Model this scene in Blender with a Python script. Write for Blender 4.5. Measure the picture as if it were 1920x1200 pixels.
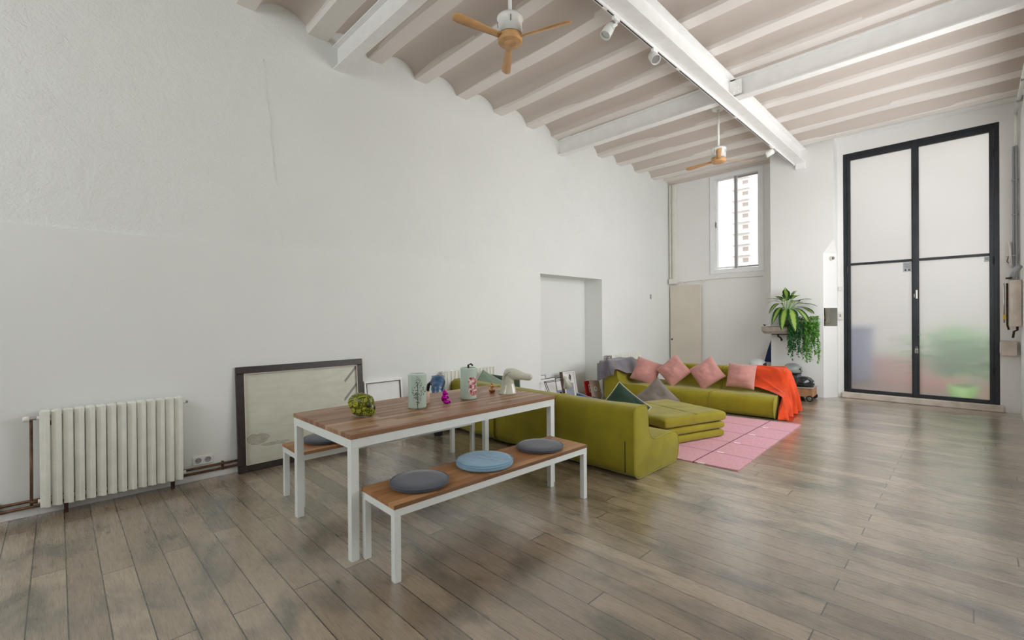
import bpy, bmesh, math, random
from mathutils import Vector, Matrix, noise
random.seed(7)
S = bpy.context.scene
for o in list(bpy.data.objects): bpy.data.objects.remove(o)
COL = S.collection
PI = math.pi
# ------------------------------------------------------------------ camera, sky, daylight, exposure
YAW, PIT, ROL, FPX = .78854, .00364, -.00775, 858.0
cy, sy, cp, sp, cr, sr = math.cos(YAW), math.sin(YAW), math.cos(PIT), math.sin(PIT), math.cos(ROL), math.sin(ROL)
F = Vector((-sy*cp, cy*cp, -sp)); R0 = Vector((cy, sy, 0)); U0 = R0.cross(F)
R = R0*cr + U0*sr; U = -R0*sr + U0*cr
cam = bpy.data.objects.new('camera', bpy.data.cameras.new('camera')); COL.objects.link(cam)
cam.data.sensor_width = 36; cam.data.lens = FPX/1920*36; cam.data.clip_start = .05; cam.data.clip_end = 500
M = Matrix.Identity(4)
for i, v in enumerate((R, U, -F)):
    for j in range(3): M[j][i] = v[j]
M.translation = (4.972, 0, 1.45); cam.matrix_world = M
S.camera = cam
W = bpy.data.worlds.new('sky'); S.world = W; W.use_nodes = True
bg = W.node_tree.nodes['Background']; bg.inputs[0].default_value = (.93, .97, 1, 1); bg.inputs[1].default_value = 2.5
def portal(name, loc, rot, sx, sy_):
    l = bpy.data.lights.new(name, 'AREA'); l.shape = 'RECTANGLE'; l.size = sx; l.size_y = sy_; l.cycles.is_portal = True
    o = bpy.data.objects.new(name, l); COL.objects.link(o); o.location = loc; o.rotation_euler = rot
l = bpy.data.lights.new('added_daylight_back', 'AREA'); l.shape = 'RECTANGLE'; l.size = 4.8; l.size_y = 2.1; l.energy = 72; l.color = (.97, 1, .99)
o = bpy.data.objects.new('added_daylight_back', l); COL.objects.link(o); o.location = (2.75, -3.68, 3.35); o.rotation_euler = (PI/2, 0, 0)   # area lamp for the unseen window added behind the camera
l = bpy.data.lights.new('added_daylight_side', 'AREA'); l.shape = 'RECTANGLE'; l.size = 5.2; l.size_y = 2.4; l.energy = 150; l.color = (1, .99, .98)
o = bpy.data.objects.new('added_daylight_side', l); COL.objects.link(o); o.location = (5.72, 6.4, 2.4); o.rotation_euler = (0, PI/2, 0); l.size, l.size_y = 2.2, 5.2   # area lamp for unseen side windows, added to brighten the room
portal('portal_window', (1.46, 10.5, 3.45), (-PI/2, 0, 0), .95, 2.05)
portal('portal_door', (4.3, 10.3, 2.2), (-PI/2, 0, 0), 1.95, 4.25)
vs = S.view_settings
vs.view_transform = 'Standard'; vs.look = 'None'; vs.gamma = 1; vs.use_curve_mapping = False
vs.exposure = 0.
S.cycles.max_bounces = 14; S.cycles.diffuse_bounces = 8; S.cycles.transmission_bounces = 8
S.cycles.use_denoising = True; S.cycles.sample_clamp_indirect = 6

# ------------------------------------------------------------------ node helpers
class NT:
    def __init__(s, name):
        s.m = bpy.data.materials.new(name); s.m.use_nodes = True; s.t = s.m.node_tree; s.b = s.t.nodes['Principled BSDF']
        s.out = s.t.nodes['Material Output']
    def n(s, k, **kw):
        x = s.t.nodes.new(k)
        for a, v in kw.items(): setattr(x, a, v)
        return x
    def l(s, a, b): s.t.links.new(a, b)
    def val(s, sock, v):
        if isinstance(v, bpy.types.NodeSocket): s.l(v, sock)
        else: sock.default_value = v
    def math(s, op, a, b=0., c=0.):
        x = s.n('ShaderNodeMath', operation=op); s.val(x.inputs[0], a); s.val(x.inputs[1], b)
        if op in ('MULTIPLY_ADD', 'SMOOTH_MIN', 'COMPARE'): s.val(x.inputs[2], c)
        return x.outputs[0]
    def pos(s):
        g = s.n('ShaderNodeTexCoord'); x = s.n('ShaderNodeSeparateXYZ'); s.l(g.outputs['Object'], x.inputs[0])
        return g.outputs['Object'], x.outputs[0], x.outputs[1], x.outputs[2]
    def comb(s, a, b, c):
        x = s.n('ShaderNodeCombineXYZ'); s.val(x.inputs[0], a); s.val(x.inputs[1], b); s.val(x.inputs[2], c); return x.outputs[0]
    def vscale(s, v, sc):
        x = s.n('ShaderNodeVectorMath', operation='MULTIPLY'); s.l(v, x.inputs[0]); x.inputs[1].default_value = sc; return x.outputs[0]
    def noise(s, v, scale, detail=3, rough=.5, dist=0., dim='3D'):
        x = s.n('ShaderNodeTexNoise', noise_dimensions=dim)
        if v is not None: s.l(v, x.inputs['Vector'])
        x.inputs['Scale'].default_value = scale; x.inputs['Detail'].default_value = detail; x.inputs['Roughness'].default_value = rough; x.inputs['Distortion'].default_value = dist
        return x.outputs['Fac']
    def white(s, v):
        x = s.n('ShaderNodeTexWhiteNoise', noise_dimensions='3D'); s.l(v, x.inputs['Vector']); return x.outputs['Value']
    def ramp(s, f, stops):
        x = s.n('ShaderNodeValToRGB'); s.l(f, x.inputs[0]); e = x.color_ramp.elements
        while len(e) < len(stops): e.new(.5)
        for i, (p, c) in enumerate(stops): e[i].position = p; e[i].color = (*c, 1) if len(c) == 3 else c
        return x.outputs[0]
    def mix(s, f, a, b, mode='MIX'):
        x = s.n('ShaderNodeMix', data_type='RGBA', blend_type=mode); s.val(x.inputs['Factor'], f)
        for k, v in ((6, a), (7, b)):
            if isinstance(v, bpy.types.NodeSocket): s.l(v, x.inputs[k])
            else: x.inputs[k].default_value = (*v, 1)
        return x.outputs[2]
    def bump(s, h, strength=.3, dist=.01):
        x = s.n('ShaderNodeBump'); s.l(h, x.inputs['Height']); x.inputs['Strength'].default_value = strength; x.inputs['Distance'].default_value = dist
        s.l(x.outputs[0], s.b.inputs['Normal']); return x
    def color(s, c):
        if isinstance(c, bpy.types.NodeSocket): s.l(c, s.b.inputs['Base Color'])
        else: s.b.inputs['Base Color'].default_value = (*c, 1)
    def rough(s, r): s.val(s.b.inputs['Roughness'], r)

def srgb(r, g, b):
    f = lambda c: (c/255/12.92) if c/255 <= .04045 else ((c/255+.055)/1.055)**2.4
    return (f(r), f(g), f(b))
def simple(name, c, rough=.5, metal=0., var=.06, nscale=8., bump=0., bscale=60., coat=0.):
    t = NT(name); P, x, y, z = t.pos()
    n = t.noise(P, nscale, 3)
    d = tuple(max(0, k*(1-var*2)) for k in c); e = tuple(min(1, k*(1+var)) for k in c)
    t.color(t.ramp(n, [(.3, d), (.7, e)])); t.rough(rough); t.b.inputs['Metallic'].default_value = metal
    if coat: t.b.inputs['Coat Weight'].default_value = coat
    if bump: t.bump(t.noise(P, bscale, 4), bump, .004)
    return t.m
def fabric(name, c, var=.12, sheen=.4, weave=260., rough=.9):
    t = NT(name); P, x, y, z = t.pos()
    n = t.noise(P, 5, 4); d = tuple(k*(1-var) for k in c); e = tuple(min(1, k*(1+var)) for k in c)
    t.color(t.ramp(n, [(.3, d), (.7, e)])); t.rough(rough)
    t.b.inputs['Sheen Weight'].default_value = sheen; t.b.inputs['Sheen Roughness'].default_value = .5
    w = t.noise(P, weave, 2); lo = t.noise(P, 9, 3)
    t.bump(t.math('ADD', t.math('MULTIPLY', w, .25), lo), .25, .01)
    return t.m

# plaster for walls: rough and crackled above the lining line, smooth below
def plaster(name, c, split=None, strength=.45, warm=None):
    t = NT(name); P, x, y, z = t.pos()
    big = t.noise(P, .9, 4, .6); col = t.ramp(big, [(.25, tuple(k*.955 for k in c)), (.75, c)])
    if warm: col = t.mix(t.math('MULTIPLY', t.noise(P, .6, 2), .5), col, warm)
    t.color(col); t.rough(.75)
    mid = t.noise(P, 5, 6, .6, .6); fine = t.noise(P, 60, 3)
    v = t.n('ShaderNodeTexVoronoi', feature='DISTANCE_TO_EDGE'); v.inputs['Scale'].default_value = .9
    wob = t.n('ShaderNodeVectorMath', operation='ADD'); t.l(P, wob.inputs[0]); nz = t.n('ShaderNodeTexNoise'); t.l(P, nz.inputs['Vector']); nz.inputs['Scale'].default_value = 2.2; nz.inputs['Detail'].default_value = 5
    t.l(nz.outputs['Color'], wob.inputs[1]); t.l(wob.outputs[0], v.inputs['Vector'])
    crack = t.math('MULTIPLY', t.math('LESS_THAN', v.outputs['Distance'], .006), t.math('GREATER_THAN', t.noise(P, .7, 2), .56))
    h = t.math('ADD', t.math('ADD', t.math('MULTIPLY', mid, 1.1), t.math('MULTIPLY', fine, .28)), t.math('MULTIPLY', crack, .35))
    bm = t.bump(h, strength, .02)
    if split is not None:
        k = t.math('MULTIPLY_ADD', t.math('GREATER_THAN', z, split), strength*.88, strength*.12)
        t.l(k, bm.inputs['Strength'])
    return t.m

def floor_mat():
    t = NT('floor_planks'); P, x, y, z = t.pos()
    yy = t.math('DIVIDE', t.math('SUBTRACT', y, .026), .1437)
    row = t.math('FLOOR', yy); fy = t.math('FRACT', yy)
    rnd = t.white(t.comb(row, 3.7, 1.1))
    odd = t.math('GREATER_THAN', t.math('ABSOLUTE', t.math('MODULO', row, 2.)), .5)
    off = t.math('MULTIPLY', odd, t.math('MULTIPLY_ADD', rnd, .6, .2))
    xx = t.math('SUBTRACT', t.math('DIVIDE', t.math('SUBTRACT', x, 4.45), 2.05), off)
    pl = t.math('FLOOR', xx); fx = t.math('FRACT', xx)
    idv = t.comb(row, pl, 5.3); r1 = t.white(idv)
    ey = t.math('MINIMUM', fy, t.math('SUBTRACT', 1., fy)); ex = t.math('MINIMUM', fx, t.math('SUBTRACT', 1., fx))
    seam = t.math('MAXIMUM', t.math('LESS_THAN', ey, .019), t.math('LESS_THAN', ex, .0016))
    # grain
    gv = t.comb(t.math('MULTIPLY_ADD', r1, 37., x), t.math('MULTIPLY_ADD', y, 7.5, t.math('MULTIPLY', r1, 11.)), t.math('MULTIPLY', r1, 9.))
    g1 = t.noise(gv, 1.6, 5, .6, 1.4)
    ring = t.math('FRACT', t.math('MULTIPLY', g1, 9.)); ring = t.math('ABSOLUTE', t.math('SUBTRACT', ring, .5))
    fine = t.noise(t.comb(t.math('MULTIPLY', x, 3.), t.math('MULTIPLY', y, 90.), r1), 2.5, 4, .6)
    blot = t.noise(t.vscale(P, (1.2, 2.4, 1)), 1.5, 4, .6, .5)
    kv = t.n('ShaderNodeTexVoronoi', feature='F1'); t.l(t.comb(t.math('MULTIPLY', x, 1.7), t.math('MULTIPLY', y, 3.6), r1), kv.inputs['Vector']); kv.inputs['Scale'].default_value = 1.25
    knot = t.ramp(kv.outputs['Distance'], [(.0, (1, 1, 1)), (.035, (.75, .75, .75)), (.09, (0, 0, 0))])
    a = srgb(184, 168, 145); b = srgb(116, 102, 84); c = srgb(150, 134, 112)
    base = t.ramp(r1, [(0., b), (.45, c), (1., a)])
    base = t.mix(t.math('MULTIPLY', ring, .9), base, srgb(96, 82, 66))
    base = t.mix(t.math('MULTIPLY', fine, .45), base, srgb(176, 160, 140))
    base = t.mix(t.ramp(blot, [(.47, (0, 0, 0)), (.66, (.75, .75, .75))]), base, srgb(78, 74, 64))
    base = t.mix(t.math('MULTIPLY', knot, .8), base, srgb(58, 46, 38))
    base = t.mix(t.math('MULTIPLY', seam, .95), base, srgb(34, 26, 20))
    t.color(base)
    t.rough(t.math('MULTIPLY_ADD', fine, .12, .22)); t.b.inputs['Specular IOR Level'].default_value = .9; t.b.inputs['Coat Weight'].default_value = 1.; t.b.inputs['Coat Roughness'].default_value = .25
    h = t.math('SUBTRACT', t.math('MULTIPLY', fine, .15), t.math('MULTIPLY', seam, 1.2))
    h = t.math('ADD', h, t.math('MULTIPLY', t.noise(t.vscale(P, (1.5, 9, 1)), 2.5, 2), .5))
    t.bump(h, .16, .004)
    return t.m
def strips_mat(name, ax, w, cols, rough=.42):
    """timber strips running along local y (ax=0: strips counted along x)"""
    t = NT(name); P, x, y, z = t.pos(); c = (x, y)[ax]; o = (y, x)[ax]
    q = t.math('DIVIDE', c, w); row = t.math('FLOOR', q); fr = t.math('FRACT', q)
    r1 = t.white(t.comb(row, 2.2, 7.)); seg = t.math('FLOOR', t.math('MULTIPLY_ADD', r1, 5., t.math('MULTIPLY', o, 2.4)))
    r2 = t.white(t.comb(row, seg, 4.))
    g = t.noise(t.comb(t.math('MULTIPLY', c, 60.), t.math('MULTIPLY', o, 3.), r2), 1.5, 5, .6, .5)
    e = t.math('MINIMUM', fr, t.math('SUBTRACT', 1., fr)); seam = t.math('LESS_THAN', e, .04)
    col = t.mix(t.math('MULTIPLY', g, .7), t.ramp(r2, [(0., cols[0]), (.5, cols[1]), (1., cols[2])]), cols[3])
    col = t.mix(t.math('MULTIPLY', seam, .55), col, srgb(60, 34, 20))
    t.color(col); t.rough(rough); t.bump(t.math('SUBTRACT', t.math('MULTIPLY', g, .3), seam), .2, .003)
    return t.m

MT = {}
MT['wall'] = plaster('wall_paint_left', srgb(230, 233, 230), split=2.18, strength=.75)
MT['wall2'] = plaster('wall_paint', srgb(233, 233, 231), strength=.16)
MT['ceil'] = plaster('ceiling_paint_shaded', srgb(208, 198, 190), strength=.2)  # taupe vault tone, darkened in part for the shade between joists
MT['joist'] = plaster('joist_paint', srgb(232, 227, 222), strength=.22)
MT['floor'] = floor_mat()
MT['steelw'] = simple('white_painted_steel', srgb(240, 240, 238), .38, var=.02)
MT['white'] = simple('white_enamel', srgb(236, 237, 232), .32, var=.03)
MT['radw'] = simple('radiator_enamel', srgb(232, 232, 224), .35, var=.04, bump=.1)
MT['framew'] = simple('white_powder_coat', srgb(226, 231, 228), .35, var=.02)
MT['teak'] = strips_mat('teak_table', 0, .048, (srgb(138, 98, 68), srgb(170, 130, 98), srgb(208, 174, 142), srgb(108, 72, 48)))
MT['teakb'] = strips_mat('teak_bench', 0, .066, (srgb(158, 108, 64), srgb(182, 134, 86), srgb(198, 152, 106), srgb(136, 88, 48)))
MT['olive'] = fabric('olive_velvet', srgb(140, 130, 12), .14, .14)
MT['piping'] = fabric('olive_piping', srgb(152, 142, 34), .05, .1)
MT['pink'] = fabric('pink_velvet', srgb(188, 134, 126), .14, .35)
MT['greenv'] = fabric('dark_green_velvet', srgb(24, 52, 36), .2, .15)
MT['greenp'] = fabric('sage_cloth', srgb(120, 138, 120), .1, .3)
MT['pipew'] = fabric('pale_piping', srgb(205, 212, 200), .05, .2)
MT['greyv'] = fabric('taupe_velvet', srgb(118, 110, 102), .25, .3)
MT['burg'] = fabric('burgundy_velvet', srgb(90, 38, 34), .15, .3)
MT['greyc'] = fabric('charcoal_felt', srgb(66, 70, 80), .12, .3)
MT['bluec'] = fabric('pale_blue_cotton', srgb(128, 164, 188), .1, .2)
MT['bluef'] = fabric('royal_blue_cloth', srgb(30, 84, 150), .3, .2)
MT['orange'] = fabric('orange_wool', srgb(208, 66, 16), .2, .1)
MT['greyt'] = fabric('grey_wool', srgb(108, 104, 112), .22, .4)
MT['bag'] = fabric('navy_nylon', srgb(28, 40, 84), .2, .1)
MT['copper'] = simple('tarnished_copper', srgb(112, 82, 62), .5, .6, var=.3, nscale=14)
MT['iron'] = simple('rusty_iron', srgb(78, 52, 40), .7, .3, var=.3, nscale=30)
MT['dark'] = simple('dark_stained_wood', srgb(52, 42, 38), .4, var=.2, nscale=20)
MT['black'] = simple('black_paint', srgb(22, 22, 24), .4, var=.1)
MT['rubber'] = simple('black_rubber', srgb(30, 30, 32), .7)
MT['doorf'] = simple('door_steel', srgb(34, 38, 44), .42, .2, var=.2, nscale=4)
MT['beige'] = simple('beige_board', srgb(214, 206, 192), .5, var=.03, nscale=2)
MT['wood'] = simple('turned_beech', srgb(206, 160, 108), .45, var=.1, nscale=14)
MT['crate'] = simple('pale_plywood', srgb(176, 128, 92), .6, var=.12, nscale=14)
MT['kraft'] = simple('kraft_card', srgb(176, 156, 140), .8, var=.04)
MT['red'] = simple('red_gloss_card', srgb(190, 24, 30), .45, var=.04)
MT['paper'] = simple('white_paper', srgb(236, 236, 234), .7, var=.02)
MT['paperg'] = simple('grey_blue_print', srgb(150, 156, 170), .7, var=.08)
MT['blue'] = simple('glazed_blue', srgb(36, 84, 128), .25, var=.25, nscale=16, coat=.5)
MT['magenta'] = simple('magenta_chrome', srgb(190, 20, 170), .18, .9, var=.05)
MT['gold'] = simple('copper_gold_chrome', srgb(206, 156, 104), .2, .9, var=.1)
MT['ceramic'] = simple('ivory_glaze', srgb(196, 196, 180), .18, var=.05, coat=.6)
MT['mug'] = simple('pink_clay', srgb(222, 186, 172), .5, var=.03)
MT['stone'] = simple('old_stone_sink', srgb(178, 166, 156), .6, var=.1, nscale=12, bump=.2)
MT['soil'] = simple('potting_soil', srgb(58, 44, 34), .95, var=.3, bump=.6)
MT['terra'] = simple('brown_clay_pot', srgb(130, 98, 78), .7, var=.1)
MT['render'] = simple('courtyard_render', srgb(184, 178, 170), .8, var=.04, nscale=1)
MT['lime'] = simple('lime_glazed_pot', srgb(150, 200, 96), .4, var=.05)
MT['binb'] = simple('blue_bin_plastic', srgb(84, 98, 146), .5, var=.05)
MT['terrap'] = simple('pink_terracotta', srgb(214, 140, 130), .7, var=.06)
MT['turq'] = simple('turquoise_glaze', srgb(120, 190, 180), .3, var=.06)
MT['helmw'] = simple('white_helmet_shell', srgb(205, 208, 210), .28, var=.04)
MT['helmg'] = simple('grey_green_helmet_shell', srgb(150, 156, 152), .3, var=.06)
MT['helmb'] = simple('black_helmet_shell', srgb(28, 32, 36), .2, var=.1, coat=.5)
MT['visor'] = simple('smoky_visor', srgb(140, 146, 142), .15, var=.05, coat=.6)
MT['chrome'] = simple('brushed_chrome', srgb(190, 190, 188), .25, .9)
MT['plastic'] = simple('cream_plastic', srgb(226, 224, 216), .45, var=.02)
MT['yellow'] = simple('yellow_tag', srgb(222, 180, 20), .5)
MT['sill'] = simple('worn_sill', srgb(206, 196, 184), .7, var=.1, nscale=6, bump=.2)
MT['lead'] = simple('brown_picture_edge', srgb(104, 82, 70), .6, var=.15)
MT['alu'] = simple('white_aluminium', srgb(238, 240, 241), .35, var=.01)
MT['alug'] = simple('grey_aluminium', srgb(160, 162, 166), .4, .2, var=.02)
def skull_mat():
    t = NT('olive_lacquer_relief'); P, x, y, z = t.pos()
    v = t.n('ShaderNodeTexVoronoi', feature='DISTANCE_TO_EDGE'); v.inputs['Scale'].default_value = 70; t.l(P, v.inputs['Vector'])
    t.color(t.ramp(v.outputs['Distance'], [(0., srgb(46, 50, 10)), (.12, srgb(96, 104, 22)), (.35, srgb(158, 162, 44))]))
    t.rough(.25); t.bump(v.outputs['Distance'], .6, .003); return t.m
MT['skull'] = skull_mat(); MT['skullhi'] = simple('bright_lime_lacquer', srgb(176, 178, 52), .25, var=.15, nscale=60)
MT['skulldk'] = simple('deep_olive_lacquer', srgb(40, 44, 12), .3, var=.2)
def vase_mat(name, kind):
    t = NT(name); P, x, y, z = t.pos()
    base = srgb(178, 196, 184)
    # decoration faces local -y : the picture is bound to a window of local x and z
    if kind == 'tree':
        trunk = t.math('MULTIPLY', t.math('LESS_THAN', t.math('ABSOLUTE', t.math('ADD', x, t.math('MULTIPLY_ADD', t.noise(P, 20, 2), .01, -.022))), .0022), t.math('LESS_THAN', z, .2))
        d = t.math('ADD', t.math('MULTIPLY', t.math('ABSOLUTE', t.math('SUBTRACT', x, .018)), 1.), t.math('MULTIPLY', t.math('ABSOLUTE', t.math('SUBTRACT', z, .14)), .45))
        leaf = t.math('MULTIPLY', t.math('GREATER_THAN', t.noise(P, 150, 3), .56), t.math('LESS_THAN', d, .055))
        m = t.math('MULTIPLY', t.math('MAXIMUM', trunk, leaf), t.math('LESS_THAN', y, -.01)); c = t.mix(m, base, srgb(30, 44, 42))
    else:
        nx = t.math('ABSOLUTE', t.math('SUBTRACT', x, .038)); w = t.noise(P, 34, 3)
        m = t.math('MULTIPLY', t.math('LESS_THAN', t.math('ADD', nx, t.math('MULTIPLY', w, .05)), .054), t.math('MULTIPLY', t.math('GREATER_THAN', z, .035), t.math('LESS_THAN', z, .19)))
        m = t.math('MULTIPLY', m, t.math('LESS_THAN', y, -.005))
        c = t.mix(m, base, t.ramp(t.noise(P, 42, 3), [(.35, srgb(128, 48, 54)), (.5, srgb(196, 128, 128)), (.6, srgb(232, 214, 210))]))
    t.color(c); t.rough(.22); return t.m
MT['vase1'] = vase_mat('celadon_tree', 'tree'); MT['vase2'] = vase_mat('celadon_flower', 'flower')
def panel_mat():
    t = NT('aged_cream_panel'); P, x, y, z = t.pos()     # local x to the right (world y), z up
    s1 = t.math('LESS_THAN', t.math('ADD', t.math('POWER', t.math('DIVIDE', t.math('SUBTRACT', x, -.46), .1), 2.), t.math('POWER', t.math('DIVIDE', t.math('SUBTRACT', z, .3), .05), 2.)), t.math('MULTIPLY', t.noise(P, 12, 4), 2.2))
    s2 = t.math('LESS_THAN', t.math('ADD', t.math('POWER', t.math('DIVIDE', t.math('SUBTRACT', x, -.3), .14), 2.), t.math('POWER', t.math('DIVIDE', t.math('SUBTRACT', z, .23), .018), 2.)), t.math('MULTIPLY', t.noise(P, 15, 4), 1.8))
    diag = t.math('ABSOLUTE', t.math('SUBTRACT', t.math('FRACT', t.math('MULTIPLY', t.math('SUBTRACT', z, t.math('MULTIPLY', x, 1.1)), 5.2)), .5))
    s3 = t.math('MULTIPLY', t.math('LESS_THAN', diag, .1), t.math('MULTIPLY', t.math('GREATER_THAN', t.math('ADD', x, t.math('MULTIPLY', t.noise(P, 9, 3), .2)), .53), t.math('GREATER_THAN', z, .5)))  # dark diagonal bars towards the upper right of the panel
    cr_ = t.ramp(t.noise(t.vscale(P, (2, 1, 6)), 3, 5), [(.3, srgb(196, 196, 180)), (.7, srgb(208, 208, 192))])
    c = t.mix(t.math('MULTIPLY', s1, t.math('MULTIPLY', t.noise(P, 40, 4), .9)), cr_, srgb(128, 116, 100)); c = t.mix(t.math('MULTIPLY', s2, t.math('MULTIPLY', t.noise(P, 50, 4), .8)), c, srgb(120, 112, 104)); c = t.mix(t.math('MULTIPLY', s3, .75), c, srgb(96, 96, 92))
    t.color(c); t.rough(.35); return t.m
MT['panel'] = panel_mat()
def rug_mat():
    t = NT('pink_flatweave'); P, x, y, z = t.pos()
    n = t.noise(t.vscale(P, (30, 3, 1)), 4, 4); c = t.ramp(n, [(.3, srgb(200, 148, 160)), (.7, srgb(216, 166, 176))])
    l1 = t.math('LESS_THAN', t.math('ABSOLUTE', t.math('SUBTRACT', t.math('ABSOLUTE', t.math('SUBTRACT', x, 2.2)), .81)), .006)
    fy = t.math('FRACT', t.math('DIVIDE', t.math('SUBTRACT', y, 4.95), .5)); l2 = t.math('LESS_THAN', t.math('MINIMUM', fy, t.math('SUBTRACT', 1., fy)), .009)
    c = t.mix(t.math('MAXIMUM', l1, l2), c, srgb(92, 50, 62))
    dx = t.math('LESS_THAN', t.math('ABSOLUTE', t.math('SUBTRACT', x, 3.08)), .035); dy = t.math('LESS_THAN', t.math('ABSOLUTE', t.math('SUBTRACT', fy, .07)), .03)
    c = t.mix(t.math('MULTIPLY', dx, dy), c, srgb(242, 226, 228))
    t.color(c); t.rough(.95); t.bump(t.noise(P, 220, 2), .3, .004); return t.m
MT['rug'] = rug_mat()
def leaf_mat(name, edge, mid, var=True):
    t = NT(name); uv = t.n('ShaderNodeUVMap'); sx = t.n('ShaderNodeSeparateXYZ'); t.l(uv.outputs[0], sx.inputs[0])
    d = t.math('MULTIPLY', t.math('ABSOLUTE', t.math('SUBTRACT', sx.outputs[0], .5)), 2.)
    P, x, y, z = t.pos()
    if var:
        f = t.math('ADD', d, t.math('MULTIPLY_ADD', t.noise(P, 60, 3), .5, -.25)); c = t.ramp(f, [(.0, mid), (.3, mid), (.6, edge), (1., edge)])
    else: c = t.ramp(t.noise(P, 12, 2), [(.3, edge), (.7, mid)])
    t.color(c); t.rough(.4)
    tr = t.n('ShaderNodeBsdfTranslucent'); t.l(c, tr.inputs[0]); mx = t.n('ShaderNodeMixShader'); mx.inputs[0].default_value = .25
    t.l(t.b.outputs[0], mx.inputs[1]); t.l(tr.outputs[0], mx.inputs[2]); t.l(mx.outputs[0], t.out.inputs[0]); return t.m
MT['dief'] = leaf_mat('variegated_leaf', srgb(24, 74, 24), srgb(160, 190, 92))
MT['ivy'] = leaf_mat('dark_trailing_leaf', srgb(30, 84, 50), srgb(58, 124, 66), False)
MT['ivy2'] = leaf_mat('bright_trailing_leaf', srgb(56, 128, 42), srgb(118, 178, 74), False)
MT['stem'] = simple('green_stem', srgb(120, 160, 80), .5, var=.15)
def glass(name, rough, ior=1.45, col=(1, 1, 1)):
    t = NT(name); t.color(col); t.rough(rough); t.b.inputs['Transmission Weight'].default_value = 1; t.b.inputs['IOR'].default_value = ior
    P, x, y, z = t.pos(); return t
def clear_glass():
    t = NT('clear_window_glass'); tr = t.n('ShaderNodeBsdfTransparent'); gl = t.n('ShaderNodeBsdfGlossy'); gl.inputs['Roughness'].default_value = .02
    fr = t.n('ShaderNodeFresnel'); fr.inputs[0].default_value = 1.3; mx = t.n('ShaderNodeMixShader'); t.l(fr.outputs[0], mx.inputs[0]); t.l(tr.outputs[0], mx.inputs[1]); t.l(gl.outputs[0], mx.inputs[2]); t.l(mx.outputs[0], t.out.inputs[0]); return t.m
MT['glass'] = clear_glass()
def frosted():
    t = NT('frosted_door_glass')
    rf = t.n('ShaderNodeBsdfRefraction'); rf.inputs['Roughness'].default_value = .42; rf.inputs['IOR'].default_value = 1.14; rf.inputs['Color'].default_value = (.97, .97, .97, 1)
    tl = t.n('ShaderNodeBsdfTranslucent'); tl.inputs[0].default_value = (.9, .9, .9, 1)
    mx = t.n('ShaderNodeMixShader'); mx.inputs[0].default_value = .22; t.l(rf.outputs[0], mx.inputs[1]); t.l(tl.outputs[0], mx.inputs[2])
    gl = t.n('ShaderNodeBsdfGlossy'); gl.inputs['Roughness'].default_value = .35; m2 = t.n('ShaderNodeMixShader'); m2.inputs[0].default_value = .04
    t.l(mx.outputs[0], m2.inputs[1]); t.l(gl.outputs[0], m2.inputs[2]); t.l(m2.outputs[0], t.out.inputs[0]); return t.m
MT['frost'] = frosted()
MT['mirror'] = simple('mirror_glass', (.9, .92, .9), .03, 1., var=0.)

# ------------------------------------------------------------------ mesh helpers
def nb(): return bmesh.new()
def box(bm, x0, x1, y0, y1, z0, z1, mi=0):
    v = [bm.verts.new(p) for p in ((x0, y0, z0), (x1, y0, z0), (x1, y1, z0), (x0, y1, z0), (x0, y0, z1), (x1, y0, z1), (x1, y1, z1), (x0, y1, z1))]
    for f in ((3, 2, 1, 0), (4, 5, 6, 7), (0, 1, 5, 4), (1, 2, 6, 5), (2, 3, 7, 6), (3, 0, 4, 7)):
        q = bm.faces.new([v[i] for i in f]); q.material_index = mi
    return v
def frame_of(d):
    d = d.normalized(); a = Vector((0, 0, 1)) if abs(d.z) < .9 else Vector((1, 0, 0)); u = d.cross(a).normalized(); return u, d.cross(u).normalized()
def tube(bm, pts, r, n=10, cap=True, flat=1.):
    pts = [Vector(p) for p in pts]; rr = r if hasattr(r, '__len__') else [r]*len(pts); rings = []; u = None
    for i, p in enumerate(pts):
        d = (pts[min(i+1, len(pts)-1)] - pts[max(i-1, 0)]).normalized()
        if u is None: u, w = frame_of(d)
        else:
            u = (u - d*u.dot(d)).normalized(); w = d.cross(u).normalized()
        rings.append([bm.verts.new(p + (u*math.cos(2*PI*k/n) + w*math.sin(2*PI*k/n)*flat)*rr[i]) for k in range(n)])
    for a, b in zip(rings, rings[1:]):
        for k in range(n): bm.faces.new((a[k], a[(k+1) % n], b[(k+1) % n], b[k]))
    if cap: bm.faces.new(rings[0][::-1]); bm.faces.new(rings[-1])
def lathe(bm, prof, n=32, c=(0, 0, 0), cap=True, ax=None):
    M_ = Matrix.Translation(c)
    if ax is not None: M_ = M_ @ Vector((0, 0, 1)).rotation_difference(Vector(ax)).to_matrix().to_4x4()
    rings = [[bm.verts.new(M_ @ Vector((r*math.cos(2*PI*k/n), r*math.sin(2*PI*k/n), z))) for k in range(n)] for r, z in prof]
    for a, b in zip(rings, rings[1:]):
        for k in range(n): bm.faces.new((a[k], a[(k+1) % n], b[(k+1) % n], b[k]))
    if cap: bm.faces.new(rings[0][::-1]); bm.faces.new(rings[-1])
def prism(bm, poly, h0, h1, axis='x'):
    """poly of 2-D points extruded between h0 and h1 on the axis"""
    f = {'x': lambda a, b, h: (h, a, b), 'y': lambda a, b, h: (a, h, b), 'z': lambda a, b, h: (a, b, h)}[axis]
    A = [bm.verts.new(f(a, b, h0)) for a, b in poly]; B = [bm.verts.new(f(a, b, h1)) for a, b in poly]; n = len(poly)
    bm.faces.new(A); bm.faces.new(B[::-1])
    for k in range(n): bm.faces.new((A[k], B[k], B[(k+1) % n], A[(k+1) % n]))
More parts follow.
